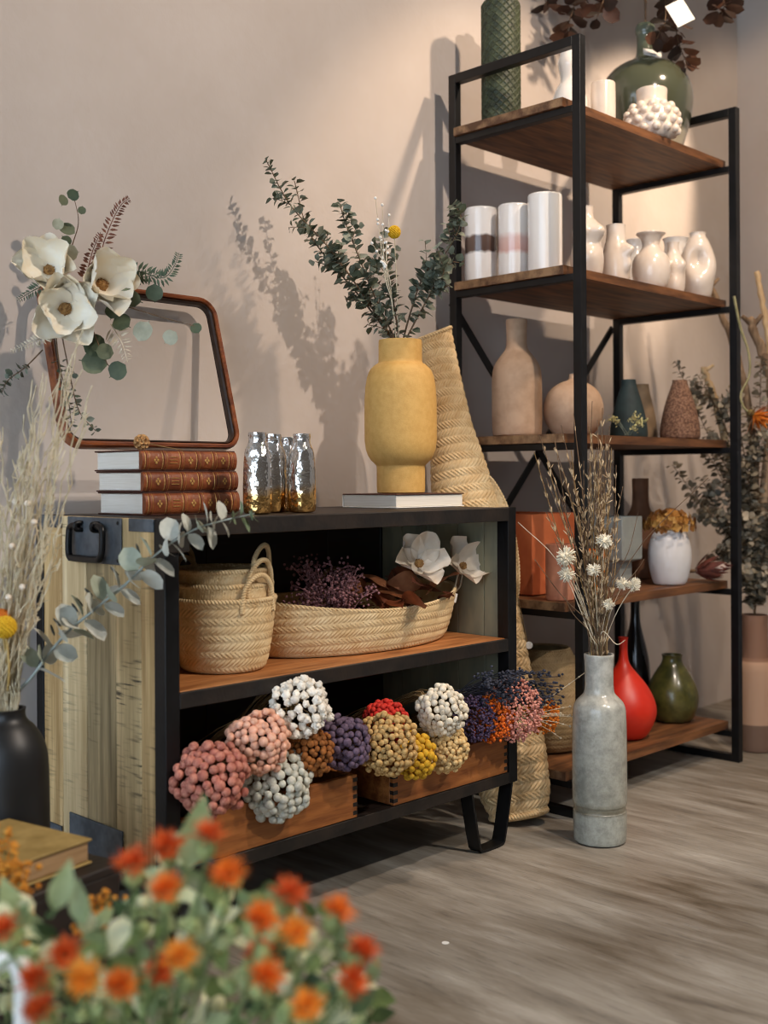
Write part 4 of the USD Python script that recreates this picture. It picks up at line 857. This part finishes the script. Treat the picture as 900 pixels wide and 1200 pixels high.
# ------------------------------------------------------------------ brown leaf branches in the demijohn
dmo = cd + A([0, 0, .415]); dd0 = dist(dmo)
BRL = [mat(f'copper_leaf_{i}', a, b, scale=25, rough=.5, trans=.2) for i, (a, b) in enumerate([((52, 32, 24), (78, 50, 38)), ((36, 24, 19), (58, 38, 30)), ((78, 50, 36), (106, 72, 54))])]
GB2 = 'brown leafy branches in the demijohn'
for pts, lab, nl, o in (([(752, -30), (720, -60), (690, -30), (672, 10), (664, 38)], 'brown dried leaf branch arching down left from the demijohn', 44, -.05),
                        ([(754, -30), (735, -45), (712, -10), (700, 20)], 'brown dried leaf branch hanging between the gourd vase and the demijohn', 26, -.10),
                        ([(757, -30), (765, -70), (790, -20), (793, 40), (806, 78)], 'brown dried leaf branch hanging down the right side of the demijohn', 46, -.08),
                        ([(760, -30), (800, -70), (836, -35), (848, 0), (846, 18)], 'brown dried leaf branch reaching furthest right from the demijohn', 34, -.03),
                        ([(757, -30), (750, -60), (775, -30), (780, 20), (770, 45)], 'short brown dried leaf branch over the demijohn neck', 30, -.14),
                        ([(752, -30), (730, -80), (660, -60), (640, -10), (640, 6)], 'brown dried leaf branch at the left end above the gourd vase', 18, .02)):
    b = thing('leaf_branch', lab, 'dried leaf', dmo, GB2)
    P3 = [dmo + A([0, 0, -.1]), dmo + A([0, 0, .01])] + [at(x, y, d=dd0 + o * (i + 1) / len(pts)) for i, (x, y) in enumerate(pts)]
    _, pp = stick(b, P3, .003, .0012, STEM, 30)
    leafy(b, pp[9:], nl,   .074, .056, BRL, tip=1, out=.35, droop=.3, start=.05, taper=.25, seg=5, fold=.18)
tg = at(797, 15, d=dd0 - .2)
t_ = thing('price_card', 'white diamond card hanging by a thread from the brown leaves', 'card', tg)
part(t_, 'card', orient(box(-.036, .036, -.036, .036, -.0006, .0006, .0004), tg, unit(RT0 * .52 - UP0 * .85), unit(-FW + UP0 * .25 + RT0 * .3)), TAGM)
part(t_, 'thread', tube(curve([tg + UP0 * .046, tg + UP0 * .06 - RT0 * .02, at(775, -25, d=dd0 - .06)], 8), .0006, 4), PALE, True)
# ------------------------------------------------------------------ corner vase: grey eucalyptus, driftwood, orange flower
cmo = cr_ + A([0, 0, .42]) if isinstance(cr_, np.ndarray) else A(cr_) + A([0, 0, .42]); cdist = dist(cmo)
GREYL = [mat(f'grey_leaf_{i}', a, b, scale=25, rough=.6, trans=.15) for i, (a, b) in enumerate([((116, 106, 88), (152, 142, 122)), ((84, 78, 66), (116, 108, 92)), ((160, 148, 126), (196, 184, 162))])]
GE2 = 'grey eucalyptus branches in the corner vase'
ends = [((878, 600), (835, 520), (792, 425), .02, 'reaching far left past the stone vase'), ((880, 600), (850, 500), (818, 440), .05, 'just left of the rack post, upper'), ((872, 640), (830, 600), (788, 545), .04, 'lowest left of the rack post'),
        ((884, 600), (870, 520), (862, 450), -.04, 'behind the front right post'), ((888, 600), (890, 500), (892, 420), -.02, 'upright beside the orange flower'), ((880, 660), (850, 620), (822, 560), .1, 'behind the protea'),
        ((892, 640), (905, 580), (915, 520), 0, 'leaning out of the picture on the right'), ((886, 660), (880, 600), (876, 540), -.06, 'nearest and centred over the vase'), ((876, 650), (845, 560), (806, 500), .12, 'between the stone vase and the post'), ((890, 680), (896, 640), (905, 600), -.05, 'short, low on the right'),
        ((870, 660), (850, 650), (835, 668), -.02, 'low, dipping left below the fourth board'), ((884, 660), (862, 590), (850, 545), .0, 'behind the post at mid height')]
for a, b_, c_, o, lab in ends:
    b = thing('grey_branch', 'grey leafy eucalyptus branch of the corner vase, ' + lab, 'eucalyptus', cmo, GE2)
    P3 = [cmo + A([0, 0, -.2]), cmo + A([0, 0, 0])] + [at(x, y, d=cdist + o * k) for (x, y), k in ((a, .3), (b_, .7), (c_, 1))]
    _, pp = stick(b, P3, .0028, .001, STEM, 24)
    leafy(b, pp[7:], 120, .034, .029, GREYL, tip=1, out=.4, start=.0, taper=.25, seg=3, spread=1.6, stuff=40)
    for k in range(7):
        j = R.randrange(8, 21); t = unit(pp[j + 1] - pp[j]); v = unit(A([R.gauss(0, 1), R.gauss(0, 1), R.gauss(0, .6)]) + t); L_ = R.uniform(.05, .10)
        q = curve([pp[j], pp[j] + v * L_ * .6 + t * .01, pp[j] + v * L_ + UP0 * .01], 8)
        if q[-1][0] > 4.2 or q[-1][1] > 2.17: continue
        part(b, 'side_shoot', tube(q, .0009, 4), STEM, True); leafy(b, q, 12, .03, .026, GREYL, out=.4, start=.1, taper=.2, seg=3, pair=False)
BARK = mat('driftwood', (92, 72, 54), (160, 134, 106), scale=40, stretch=(1, 1, .2), rough=.85, bump=.5); BARKP = mat('peeled_wood', (176, 146, 108), (214, 188, 148), scale=40, stretch=(1, 1, .2), rough=.75, bump=.2)
GD = 'driftwood sticks in the corner'
def drift(lab, pts, r, m, o0, o1, knots=()):
    P3 = [at(x, y, d=cdist + o0 + (o1 - o0) * i / (len(pts) - 1)) for i, (x, y) in enumerate(pts)]
    t = thing('driftwood_stick', lab, 'branch', P3[-1], GD)
    p = curve(P3, 26); rr = np.linspace(r * .75, r, 26) * (1 + .12 * np.sin(np.arange(26) * 1.9))
    part(t, 'stick', tube(p + A([[R.gauss(0, r * .15) for _ in range(3)] for _ in range(26)]), rr, 9), m, True)
    for i, dx, dy, k in knots:
        part(t, 'twig_stub', tube(curve([p[i], p[i] + (RT0 * dx + UP0 * dy) * r * k], 5), np.linspace(r * .6, r * .4, 5), 7), m, True)
drift('grey knotty driftwood stick passing behind the right front post', [(813, 282), (826, 318), (842, 360), (858, 400), (872, 450), (884, 540), (886, 690)], .013, BARK, .14, .0, ((6, .9, .9, 2.4), (3, -.7, .8, 1.8)))
drift('thick grey driftwood branch with a forked end at the right edge', [(878, 372), (884, 392), (896, 420), (904, 470), (898, 560), (888, 690)], .018, BARK, .05, .0, ((2, -.9, .8, 1.8), (3, .9, 1.1, 2.0)))
drift('pale peeled driftwood stick standing tallest at the right edge', [(887, 318), (894, 360), (902, 410), (906, 520), (890, 690)], .012, BARKP, .1, .0)
drift('pale cut driftwood stick with a stub behind the stone vase', [(824, 430), (836, 462), (846, 500), (862, 580), (880, 690)], .013, BARKP, .1, .0, ((1, 1.0, .7, 2.2),))
fq = [at(x, y, d=cdist + o) for x, y, o in ((884, 690, 0), (896, 600, -.12), (880, 380, -.2), (866, 352, -.24), (862, 348, -.26))]
of = thing('orange_flower', 'dried orange flower drooping on a bent green stem at the right post', 'flower', cmo)
p = curve([at(x, y, d=cdist + o) for x, y, o in ((860, 347, -.27), (868, 385, -.26), (877, 412, -.26), (878, 440, -.26), (868, 462, -.26), (872, 478, -.27), (880, 484, -.27))], 24)
part(of, 'stem', tube(p, np.linspace(.0045, .003, 24), 7), mat('dry_green_stem', (124, 118, 80), (160, 150, 108), scale=40, rough=.7), True)
ORP = mat('orange_petal', (190, 92, 18), (224, 128, 36), scale=60, rough=.65, trans=.15)
oc = p[-1]; oax = unit(RT0 * .8 - UP0 * .55 - FW * .3); e1 = unit(np.cross(oax, UP0)); e2 = np.cross(oax, e1)
part(of, 'calyx', cat([ball(oc, .012, 1)] + [orient(leaf(1, .3, 1.6, .2, -.2, 3), oc, unit(oax * .3 + e1 * math.cos(a) + e2 * math.sin(a)), -oax, .028) for a in np.linspace(0, 6.0, 12)]), mat('dry_calyx', (86, 70, 34), (124, 102, 54), scale=60, rough=.8), True)
for k in range(34):
    a = k * 2.4; q = (k + 1) / 34
    part(of, 'petal', orient(leaf(1, .2, 1.6, .2, .15, 4), oc + oax * .004, unit(oax * (1.15 - .75 * q) + (e1 * math.cos(a) + e2 * math.sin(a)) * (.15 + .8 * q)), oax, R.uniform(.055, .07)), ORP, 60)
# ------------------------------------------------------------------ shelf flowers
HYD = [mat(f'ochre_hydrangea_{i}', a, b, scale=60, rough=.75, trans=.15) for i, (a, b) in enumerate([((150, 96, 28), (190, 132, 52)), ((112, 68, 22), (150, 98, 40)), ((190, 140, 66), (216, 172, 98))])]
hc = ch4 + A([0, 0, .172])
hy = thing('hydrangea_head', 'ochre dried hydrangea head sitting in the white egg-shaped vase', 'flower', hc)
stick(hy, [hc + A([0, 0, -.1]), hc + A([0, 0, -.05]), hc], .003, .003, STEM, 5)
for k in range(120):
    z = R.uniform(-.25, 1); a = R.uniform(0, 6.28); q = max(0, 1 - z * z) ** .5; v = A([q * math.cos(a), q * math.sin(a), z * .62]); c = hc + v * .074 * R.uniform(.75, 1.05) + A([0, 0, .004])
    t0 = R.uniform(0, 1.5); x_ = unit(np.cross(v, [.3, .2, 1])); y_ = unit(np.cross(v, x_))
    part(hy, 'floret', cat([orient(leaf(1, .95, 1, .25, -.2, 2, stalk=.02), c, x_ * math.cos(t0 + j * 1.57) + y_ * math.sin(t0 + j * 1.57), v, .0145) for j in range(4)]), R.choice(HYD), 60)
pcn = at(815, 662, Y=1.775); pax = unit(RT0 * .9 + UP0 * .12 - FW * .15)
pcn[2] = z4 + .036
pr = thing('protea', 'dried red brown protea flower lying by the white hydrangea vase', 'flower', pcn)
PRO = [mat('protea_bract', (78, 34, 26), (122, 62, 46), scale=50, rough=.7), mat('protea_pale', (196, 172, 160), (220, 202, 192), scale=50, rough=.75)]
stick(pr, [pcn - pax * .06 + A([0, 0, -.02]), pcn - pax * .03, pcn], .005, .006, STEM, 6)
e1 = unit(np.cross(pax, UP0)); e2 = np.cross(pax, e1)
part(pr, 'heart', orient((A(SPH[2].vertices) * A([1.4, .8, .8]), A(SPH[2].faces)), pcn + pax * .055, pax, None, .026), PRO[1], True)
for k in range(42):
    a = k * 2.4; q = k / 42
    d = unit(pax * (1.35 - .9 * q) + (e1 * math.cos(a) + e2 * math.sin(a)) * (.25 + .5 * q)); L = R.uniform(.085, .115) * (1 - .3 * q)
    if (pcn + d * L)[2] < z4 + .004: d[2] = (z4 + .006 - pcn[2]) / L; 
    part(pr, 'bract', orient(leaf(1, .24, 1.6, .3, -.25, 4, stalk=.05), pcn + (e1 * math.cos(a) + e2 * math.sin(a)) * .008, d, pax, L), PRO[0] if k % 5 else PRO[1], 60)
yc = on(736, 1.772, z3 + .002)
yf = thing('yellow_sprig', 'little pale yellow flower sprig lying before the teal cone vase', 'flower', yc)
YPALE = mat('pale_yellow_petal', (206, 196, 130), (230, 222, 168), scale=60, rough=.7, trans=.2)
for k in range(12):
    t = yc + RT0 * R.uniform(-.058, .058) + A([0, 0, R.uniform(.012, .062)]) - FW * R.uniform(-.01, .01); q = curve([yc + RT0 * R.uniform(-.01, .01) + A([0, 0, .003]), (yc + t) / 2 + A([0, 0, .012]), t], 8)
    part(yf, 'stem', tube(q, .0008, 4), EUC[0], True)
    for j in range(4):
        part(yf, 'flower', cat([orient(leaf(1, .7, 1, .3, -.3, 2), q[7 - j] + A([R.gauss(0, .004), R.gauss(0, .003), R.gauss(0, .003)]), unit(A([R.gauss(0, 1), R.gauss(0, 1), R.gauss(0, 1) + .4])), None, .0085) for _ in range(4)]), YPALE, 60)
# ------------------------------------------------------------------ twigs in the grey floor vase
vm = A(cg) + A([0, 0, .44]); vd = dist(vm)
BUD = mat('silvery_bud', (168, 140, 104), (220, 198, 162), scale=60, rough=.7)
tw = thing('dried_twig_bunch', 'bunch of dried budded twigs standing in the pale grey floor vase', 'dried branch', vm)
tips = [(626, 530), (632, 510), (640, 560), (660, 552), (668, 540), (672, 485), (690, 500), (694, 470), (700, 492), (704, 520), (706, 478), (712, 510), (716, 560), (722, 545), (700, 560), (690, 590), (655, 590), (640, 600), (708, 590), (715, 620), (730, 570), (698, 530), (684, 540), (704, 600), (676, 575)]
tips += [(R.uniform(640, 732) if k % 3 else R.uniform(690, 716), R.uniform(490, 640)) for k in range(30)]
for i, (x, y) in enumerate(tips):
    o = R.uniform(-.06, .06); ex = unit(A([R.gauss(0, 1), R.gauss(0, 1), 0])) * R.uniform(0, .02)
    tip = at(x, y, d=vd + o); mid = vm + ex + A([0, 0, .04]) + (tip - vm) * .4 + A([R.gauss(0, .008), R.gauss(0, .008), 0])
    stp, p = stick(tw, [vm + ex * .5 + A([0, 0, -.25]), vm + ex, mid, tip], .0022, .0009, STEM if i % 3 else HUSK, 22, 5, 'twig')
    ps = []
    for k in range(34):
        u = R.uniform(.36, 1); j = min(20, int(u * 21)); t = unit(p[j + 1] - p[j]); dd_ = unit(t + A([R.gauss(0, .28) for _ in range(3)]))
        ps.append(orient((A(SPH[0].vertices) * A([1, .15, .15]) + A([1, 0, 0]), A(SPH[0].faces)), p[j], dd_, None, R.uniform(.006, .011)))
    part(stp, 'buds', cat(ps), BUD, True, kind='stuff')
for (a, b_, c_, kk) in (((706, 720), (740, 690), (745, 668), 0), ((700, 740), (660, 700), (626, 655), 0), ((690, 740), (655, 660), (607, 612), 1), ((708, 700), (735, 650), (748, 600), 0), ((706, 740), (722, 755), (733, 750), 1), ((704, 730), (750, 640), (830, 560), 0), ((690, 740), (672, 720), (662, 700), 0), ((706, 720), (745, 670), (755, 655), 0)):
    stick(tw, [vm + A([0, 0, -.2]), vm, at(*a, d=vd - .02), at(*b_, d=vd - .03), at(*c_, d=vd - .03)], .0016, .0008, PALE if kk else STEM, 18, 5, 'twig')
FLUF = mat('fluffy_seed_head', (214, 204, 180), (238, 232, 214), scale=120, rough=.9)
for (x, y, r) in ((663, 652, .021), (664, 673, .018), (708, 634, .018), (696, 668, .016), (730, 684, .0145), (743, 686, .0145), (713, 708, .014), (660, 656, .014), (745, 682, .010)):
    c = at(x, y, d=vd - .055 + R.uniform(-.01, .01)); stk, _ = stick(tw, [vm, (vm + c) / 2 + A([0, 0, .02]), c], .0011, .0008, PALE, 10, 4, 'seed_stem')
    part(stk, 'seed_head', cat([ball(c, r * .55, 1)] + [orient((A(SPH[0].vertices) * A([1, .16, .16]) + A([.9, 0, 0]), A(SPH[0].faces)), c, unit(A([R.gauss(0, 1) for _ in range(3)])), None, r * R.uniform(.5, .72)) for _ in range(110)]), FLUF, True)
# ------------------------------------------------------------------ left edge: pale stems, ball flowers and silver branch in the black vase
km = A(ck) + A([0, 0, .48]); kd = dist(km)
GRS = mat('bleached_grass', (180, 164, 130), (222, 208, 178), scale=40, rough=.75)
gs = thing('pale_grass_bunch', 'tall bunch of bleached wiry stems rising from the black vase', 'dried grass', km)
for i in range(68):
    u = R.random(); y = R.uniform(385, 660); x = (-8 + 88 * u) if y > 480 else R.uniform(36, 108)
    o = R.uniform(-.05, .10); tip = at(x, y, d=kd + o); bulge = at(max(-30, x * .42 + R.uniform(-22, 22)), (y + 830) / 2, d=kd + o * .6)
    q = curve([km + A([R.gauss(0, .008), R.gauss(0, .008), -.2]), km + A([R.gauss(0, .01), R.gauss(0, .01), 0]), bulge, tip], 30)
    q[6:] += A([[R.gauss(0, .0035) for _ in range(3)] for _ in range(24)])
    s, _ = part(gs, 'stem', tube(q, np.linspace(.0018, .0011, 30), 5), GRS, True), 0
    ps = []
    for k in range(14):
        j = R.randrange(9, 29); t = unit(q[j + 1] - q[j]); ps.append(orient((A(SPH[0].vertices) * A([1, .16, .16]) + A([1, 0, 0]), A(SPH[0].faces)), q[j], unit(t + A([R.gauss(0, .5) for _ in range(3)])), None, R.uniform(.004, .008)))
    part(s, 'husks', cat(ps), GRS, True, kind='stuff')
for (x, y) in ((40, 612), (18, 588), (32, 590), (14, 640), (26, 688), (10, 700)):
    c = at(x, y, d=kd - .03); s, _ = stick(gs, [km, (km + c) / 2 + A([0, 0, .01]), c], .0012, .0009, GRS, 8, 4)
    part(s, 'berry', ball(c, .0055, 1), PAPER, True)
for (x, y, r, m, lab, o) in ((6, 735, .017, YB, 'yellow ball flower on a straw stem at the left edge', -.05), (1, 724, .014, mat('orange_ball_flower', (200, 104, 22), (226, 134, 40), scale=200, rough=.8), 'orange ball flower behind the yellow one at the left edge', -.02)):
    c = at(x, y, d=kd + o); e = thing('craspedia', lab, 'flower', km)
    stick(e, [km + A([0, 0, -.15]), km, (km + c) / 2 + RT0 * .006, c], .0022, .0018, mat('straw_stem', (190, 158, 92), (212, 184, 122), scale=40, rough=.7), 12)
    bobbly(c, r, m, e, 'flower_head')
sb = thing('silver_branch', 'long silver dollar eucalyptus branch crossing the cabinet side', 'eucalyptus', km)
SILV = [mat(f'silver_leaf_{i}', a, b, scale=22, rough=.55, trans=.15) for i, (a, b) in enumerate([((182, 184, 172), (212, 212, 202)), ((142, 150, 130), (176, 182, 162)), ((92, 112, 86), (128, 146, 114))])]
pts = [km + A([0, 0, -.2]), km + A([.01, 0, .0])] + [at(x, y, d=kd + .0 + .005 * i) for i, (x, y) in enumerate(((40, 790), (75, 745), (110, 715), (150, 682), (185, 648), (225, 622), (262, 610), (298, 602)))]
_, pp = stick(sb, pts, .0032, .0012, mat('silver_stem', (140, 150, 146), (170, 180, 176), scale=40, rough=.6), 60, 6)
n = 26
for j in range(n):
    u = 14 + (58 - 14) * j / (n - 1); i = int(u); q = pp[min(i, 59)]; t = unit(pp[min(i + 1, 59)] - pp[i - 1]); sdv = unit(np.cross(t, FW)); bi = np.cross(t, sdv)
    k = (1.12 - .35 * j / n) * (1 if j < n - 3 else 1.0); base = j * 1.57
    for s in (0, math.pi):
        o = sdv * math.cos(base + s) + bi * math.sin(base + s) * .8
        d = unit(o + t * .35 + A([R.gauss(0, .15) for _ in range(3)]))
        part(sb, 'leaf', orient(leaf(1, .8, 1, .18, .12, 6, stalk=.06), q, d, unit(t + A([R.gauss(0, .4) for _ in range(3)]) - FW * .25), (.047 if j < n - 4 else .04) * k * R.uniform(.85, 1.15)), SILV[2] if j > n - 4 else R.choice(SILV[:2] + SILV[:1]), 60)
ps = []
for j in range(13):
    u = 18 + 20 * j / 12; q = pp[int(u)] + UP0 * (.022 + .004 * (j % 3)) - RT0 * .012 + FW * .02
    part(sb, 'dark_bud', orient((A(SPH[1].vertices) * A([1, .22, .22]), A(SPH[1].faces)), q, unit(UP0 * .8 - RT0 * R.uniform(.1, .9)), None, .0105), mat('dark_bud', (38, 40, 38), (60, 62, 58), scale=40), True)
# ------------------------------------------------------------------ foreground
bkc = at(80, 1022, d=1.72); stz = .285
stl = thing('wooden_crate', 'low dark wooden crate under the old book at the lower left', 'crate', (bkc[0], bkc[1], .0))
ux = unit(RT0 * .55 + FW * .83); uy = A([-ux[1], ux[0], 0])
def obox(c, a, b, z0, z1, bev=.002):
    v, f = box(-a, a, -b, b, z0, z1, bev); return v @ A([ux, uy, [0, 0, 1]]) + A([c[0], c[1], 0]), f
kc = A([bkc[0], bkc[1], 0]) - RT0 * .125
for i in range(3): 
    for s in (-1, 1):
        part(stl, 'side_slat', obox(kc + uy * s * .12, .15, .008, .01 + i * .09, .09 + i * .09), DARKW); part(stl, 'end_slat', obox(kc + ux * s * .142, .008, .1115, .01 + i * .09, .09 + i * .09), DARKW)
part(stl, 'top_panel', obox(kc, .155, .13, .2705, .284), DARKW)
bk = thing('old_book', 'thick old book with a mustard cover lying at the lower left', 'book', (kc[0], kc[1], stz))
MUST = mat('mustard_cover', (138, 112, 58), (170, 142, 84), scale=20, rough=.6)
part(bk, 'page_block', obox(kc + A([0, 0, 0]), .118, .094, stz + .004, stz + .034), mat('old_pages', (150, 116, 78), (186, 150, 108), scale=300, stretch=(.03, .03, 3), rough=.85))
part(bk, 'back_cover', obox(kc, .122, .098, stz, stz + .0035, .001), MUST); part(bk, 'front_cover', obox(kc, .122, .098, stz + .0345, stz + .038, .001), MUST)
part(bk, 'spine', obox(kc + uy * .0975, .122, .0025, stz + .0037, stz + .0343, .001), MUST)
# the safflower bouquet in a wicker basket whose handle shows at the left edge
fd = 1.2; bc0 = at(185, 1330, d=fd)
LG = [mat(f'fresh_leaf_{i}', a, b, scale=25, rough=.5, trans=.25) for i, (a, b) in enumerate([((98, 122, 70), (140, 160, 102)), ((140, 158, 108), (182, 194, 146)), ((48, 68, 42), (84, 104, 62)), ((206, 208, 158), (236, 234, 196))])]
SAF = [mat(f'safflower_{i}', a, b, scale=90, rough=.7, trans=.15) for i, (a, b) in enumerate([((222, 96, 14), (242, 140, 36)), ((206, 78, 22), (226, 104, 34)), ((238, 136, 26), (248, 172, 60))])]
CAL = mat('safflower_calyx', (126, 142, 84), (168, 178, 116), scale=60, rough=.7)
bq = thing('safflower_bouquet', 'bouquet of orange safflowers with green leaves at the lower left front', 'flowers', bc0)
heads = [(156, 1018, 0, 1), (195, 1048, -.08, 0), (270, 1026, .02, 0), (303, 1080, -.05, 0), (338, 1052, .05, 1), (393, 1072, .06, 0), (346, 1098, 0, 2), (310, 1150, -.12, 0), (360, 1185, -.06, 2), (410, 1154, .03, 1), (78, 1122, .02, 1), (102, 1148, -.04, 2), (140, 1160, -.1, 0), (212, 1126, -.03, 2), (190, 1140, .03, 1), (50, 1188, 0, 1), (8, 1094, .06, 1), (196, 996, .1, 1), (422, 1120, .08, 1), (46, 1150, .05, 1), (243, 985, .1, 1), (300, 1125, .08, 1)]
def saff(c, ax_, s, m):
    ax_ = unit(ax_); e1 = unit(np.cross(ax_, [.2, .1, 1])); e2 = np.cross(ax_, e1); ps = []
    for k in range(70):
        a = k * 2.4; q = (k / 70) ** .6
        ps.append(orient(leaf(1, .13, 1.6, .2, R.uniform(-.2, .3), 2, stalk=.02), c + ax_ * s * .1, unit(ax_ * (1.1 - .9 * q) + (e1 * math.cos(a) + e2 * math.sin(a)) * (.2 + .75 * q)), ax_, s * R.uniform(.75, 1.1)))
    h = part(bq, 'flower_head', cat(ps), m, 60)
    part(h, 'calyx', cat([orient((A(SPH[1].vertices) * A([1, .8, .8]), A(SPH[1].faces)), c - ax_ * s * .35, ax_, None, s * .55)] + [orient(leaf(1, .4, 1.5, .2, -.4, 3), c - ax_ * s * .6, unit(ax_ * .7 + e1 * math.cos(a) + e2 * math.sin(a)), ax_, s * .9) for a in np.linspace(0, 5.4, 7)]), CAL, 60)
root = lambda: at(185 + R.uniform(-40, 40), 1330, d=fd + R.uniform(-.03, .03))
for (x, y, o, mi) in heads:
    c = at(x, y, d=fd + o * .4 - .13); rt_ = root()
    stick(bq, [rt_, (rt_ + c) / 2 + (c - at(185, 1150, d=fd)) * .12, c - A([0, 0, .012])], .0028, .0018, LG[0], 10)
    saff(c, A([R.gauss(0, .35), R.gauss(0, .35), 1]) - FW * .45 + (c - at(200, 1200, d=fd)) * 2.5, .0225, SAF[mi])
def hill(x):      # the outline of the leaf mass, top edge, in the picture's rows at the bouquet's depth
    return np.interp(x, [-40, 0, 40, 90, 130, 170, 205, 225, 250, 300, 350, 390, 420, 436], [1060, 1050, 1075, 1105, 1085, 1040, 1005, 1010, 1040, 1050, 1060, 1095, 1125, 1190])
small = []
for k in range(560):
    x = R.uniform(-30, 434); y = R.uniform(hill(x) - 4, 1260); c = at(x, y, d=fd + R.uniform(-.08, .16))
    a = R.uniform(0, 6.28); d = unit(RT0 * math.cos(a) + UP0 * (math.sin(a) * .7 + .35) + FW * R.uniform(-.6, .6)); L = R.uniform(.022, .044)
    m = orient(leaf(1, R.uniform(.45, .65), 1.3, .2, R.uniform(0, .4), 4), c, d, unit(-FW * .8 + UP0 * .6 + A([R.gauss(0, .4) for _ in range(3)])), L)
    if k < 280: part(bq, 'leaf', m, LG[[0, 1, 3, 2, 1][k % 5]], 60)
    else: small.append((k, m))
for q in range(4): part(bq, 'leaves', cat([m for k, m in small if k % 4 == q]), LG[q], 60, kind='stuff')
for (x, y, L, o) in ((216, 1012, .085, -.04), (60, 1058, .06, -.05), (100, 1075, .055, -.03), (20, 1075, .06, .0), (238, 1100, .06, -.06), (430, 1140, .035, .0), (395, 1110, .04, .0)):
    part(bq, 'leaf', orient(leaf(1, .42, 1.4, .25, .15, 6), at(x, y + 18, d=fd + o), unit(UP0 + RT0 * R.uniform(-.5, .5)), -FW + A([R.gauss(0, .3) for _ in range(3)]), L), LG[1], 60)
for (x, y) in ((230, 1005), (244, 1012), (205, 1006), (190, 992), (236, 992)):
    part(bq, 'dark_berry', ball(at(x, y, d=fd + .02), .0062, 1), mat('dark_berry', (24, 26, 36), (40, 42, 54), scale=40, rough=.35), True)
for k in range(46):
    c = at(R.uniform(110, 425), 0, d=fd); x = R.uniform(30, 425); y = R.uniform(hill(x) + 15, 1195); c = at(x, y, d=fd - .05 + R.uniform(-.06, .06))
    part(bq, 'flower_bud', orient((A(SPH[1].vertices) * A([1.2, .85, .85]), A(SPH[1].faces)), c, unit(UP0 + A([R.gauss(0, .4) for _ in range(3)])), None, R.uniform(.006, .0105)), CAL if k % 2 else LG[3], True)
GOLR = mat('goldenrod', (186, 112, 24), (220, 150, 48), scale=90, rough=.8)
so = thing('goldenrod', 'spikes of ochre goldenrod at the far left behind the bouquet', 'flower', at(10, 1300, d=1.42))
for (x, y) in ((5, 972), (14, 1000), (4, 1020), (22, 1010), (28, 1040), (-6, 1000), (128, 1048), (116, 1060)):
    t = at(x, y, d=1.42); q = curve([at(10 + x * .3, 1310, d=1.42), at(10 + x * .7, 1150, d=1.42), t], 22)
    s = part(so, 'stem', tube(q, .0016, 4), LG[0], True)
    part(s, 'florets', cat([ball(q[R.randrange(12, 22)] + A([R.gauss(0, .008), R.gauss(0, .008), R.gauss(0, .006)]), R.uniform(.0025, .005), 0) for _ in range(70)]), GOLR, True, kind='stuff')
kb = at(185, 1400, d=fd); kb[2] = .0
kb = A([kb[0], kb[1], .001])
w, rimk = basket_wall(kb, [(.10, 0), (.12, .01), (.15, .12), (.165, .21)], nu=300, step=.004)
fb_ = thing('flower_basket', 'white wicker basket with a curved handle holding the orange bouquet', 'basket', kb)
WICK = mat('white_wicker', (226, 222, 214), (242, 240, 234), scale=40, rough=.6)
part(fb_, 'body', w, WICK, 40); part(fb_, 'rim', braid(resample(rimk, 200, True), .006, True, 30), WICK, True)
hd = fd - .07
hpts = [at(38, 1290, d=hd), at(29, 1200, d=hd), at(28, 1150, d=hd), at(20, 1126, d=hd), at(4, 1124, d=hd), at(-14, 1140, d=hd), at(-24, 1190, d=hd), at(-24, 1290, d=hd)]
part(fb_, 'handle', braid(resample(curve(hpts, 60), 160), .0095, False, 30), WICK, True)
dp = at(522, 1105, Z=.0004)
single('paper_dot', lathe([(.0005, 0), (.007, 0), (.007, .0006), (.0005, .0006)], dp, 20, 0), TAGM, 'tiny white paper dot lying on the floor', 'paper')
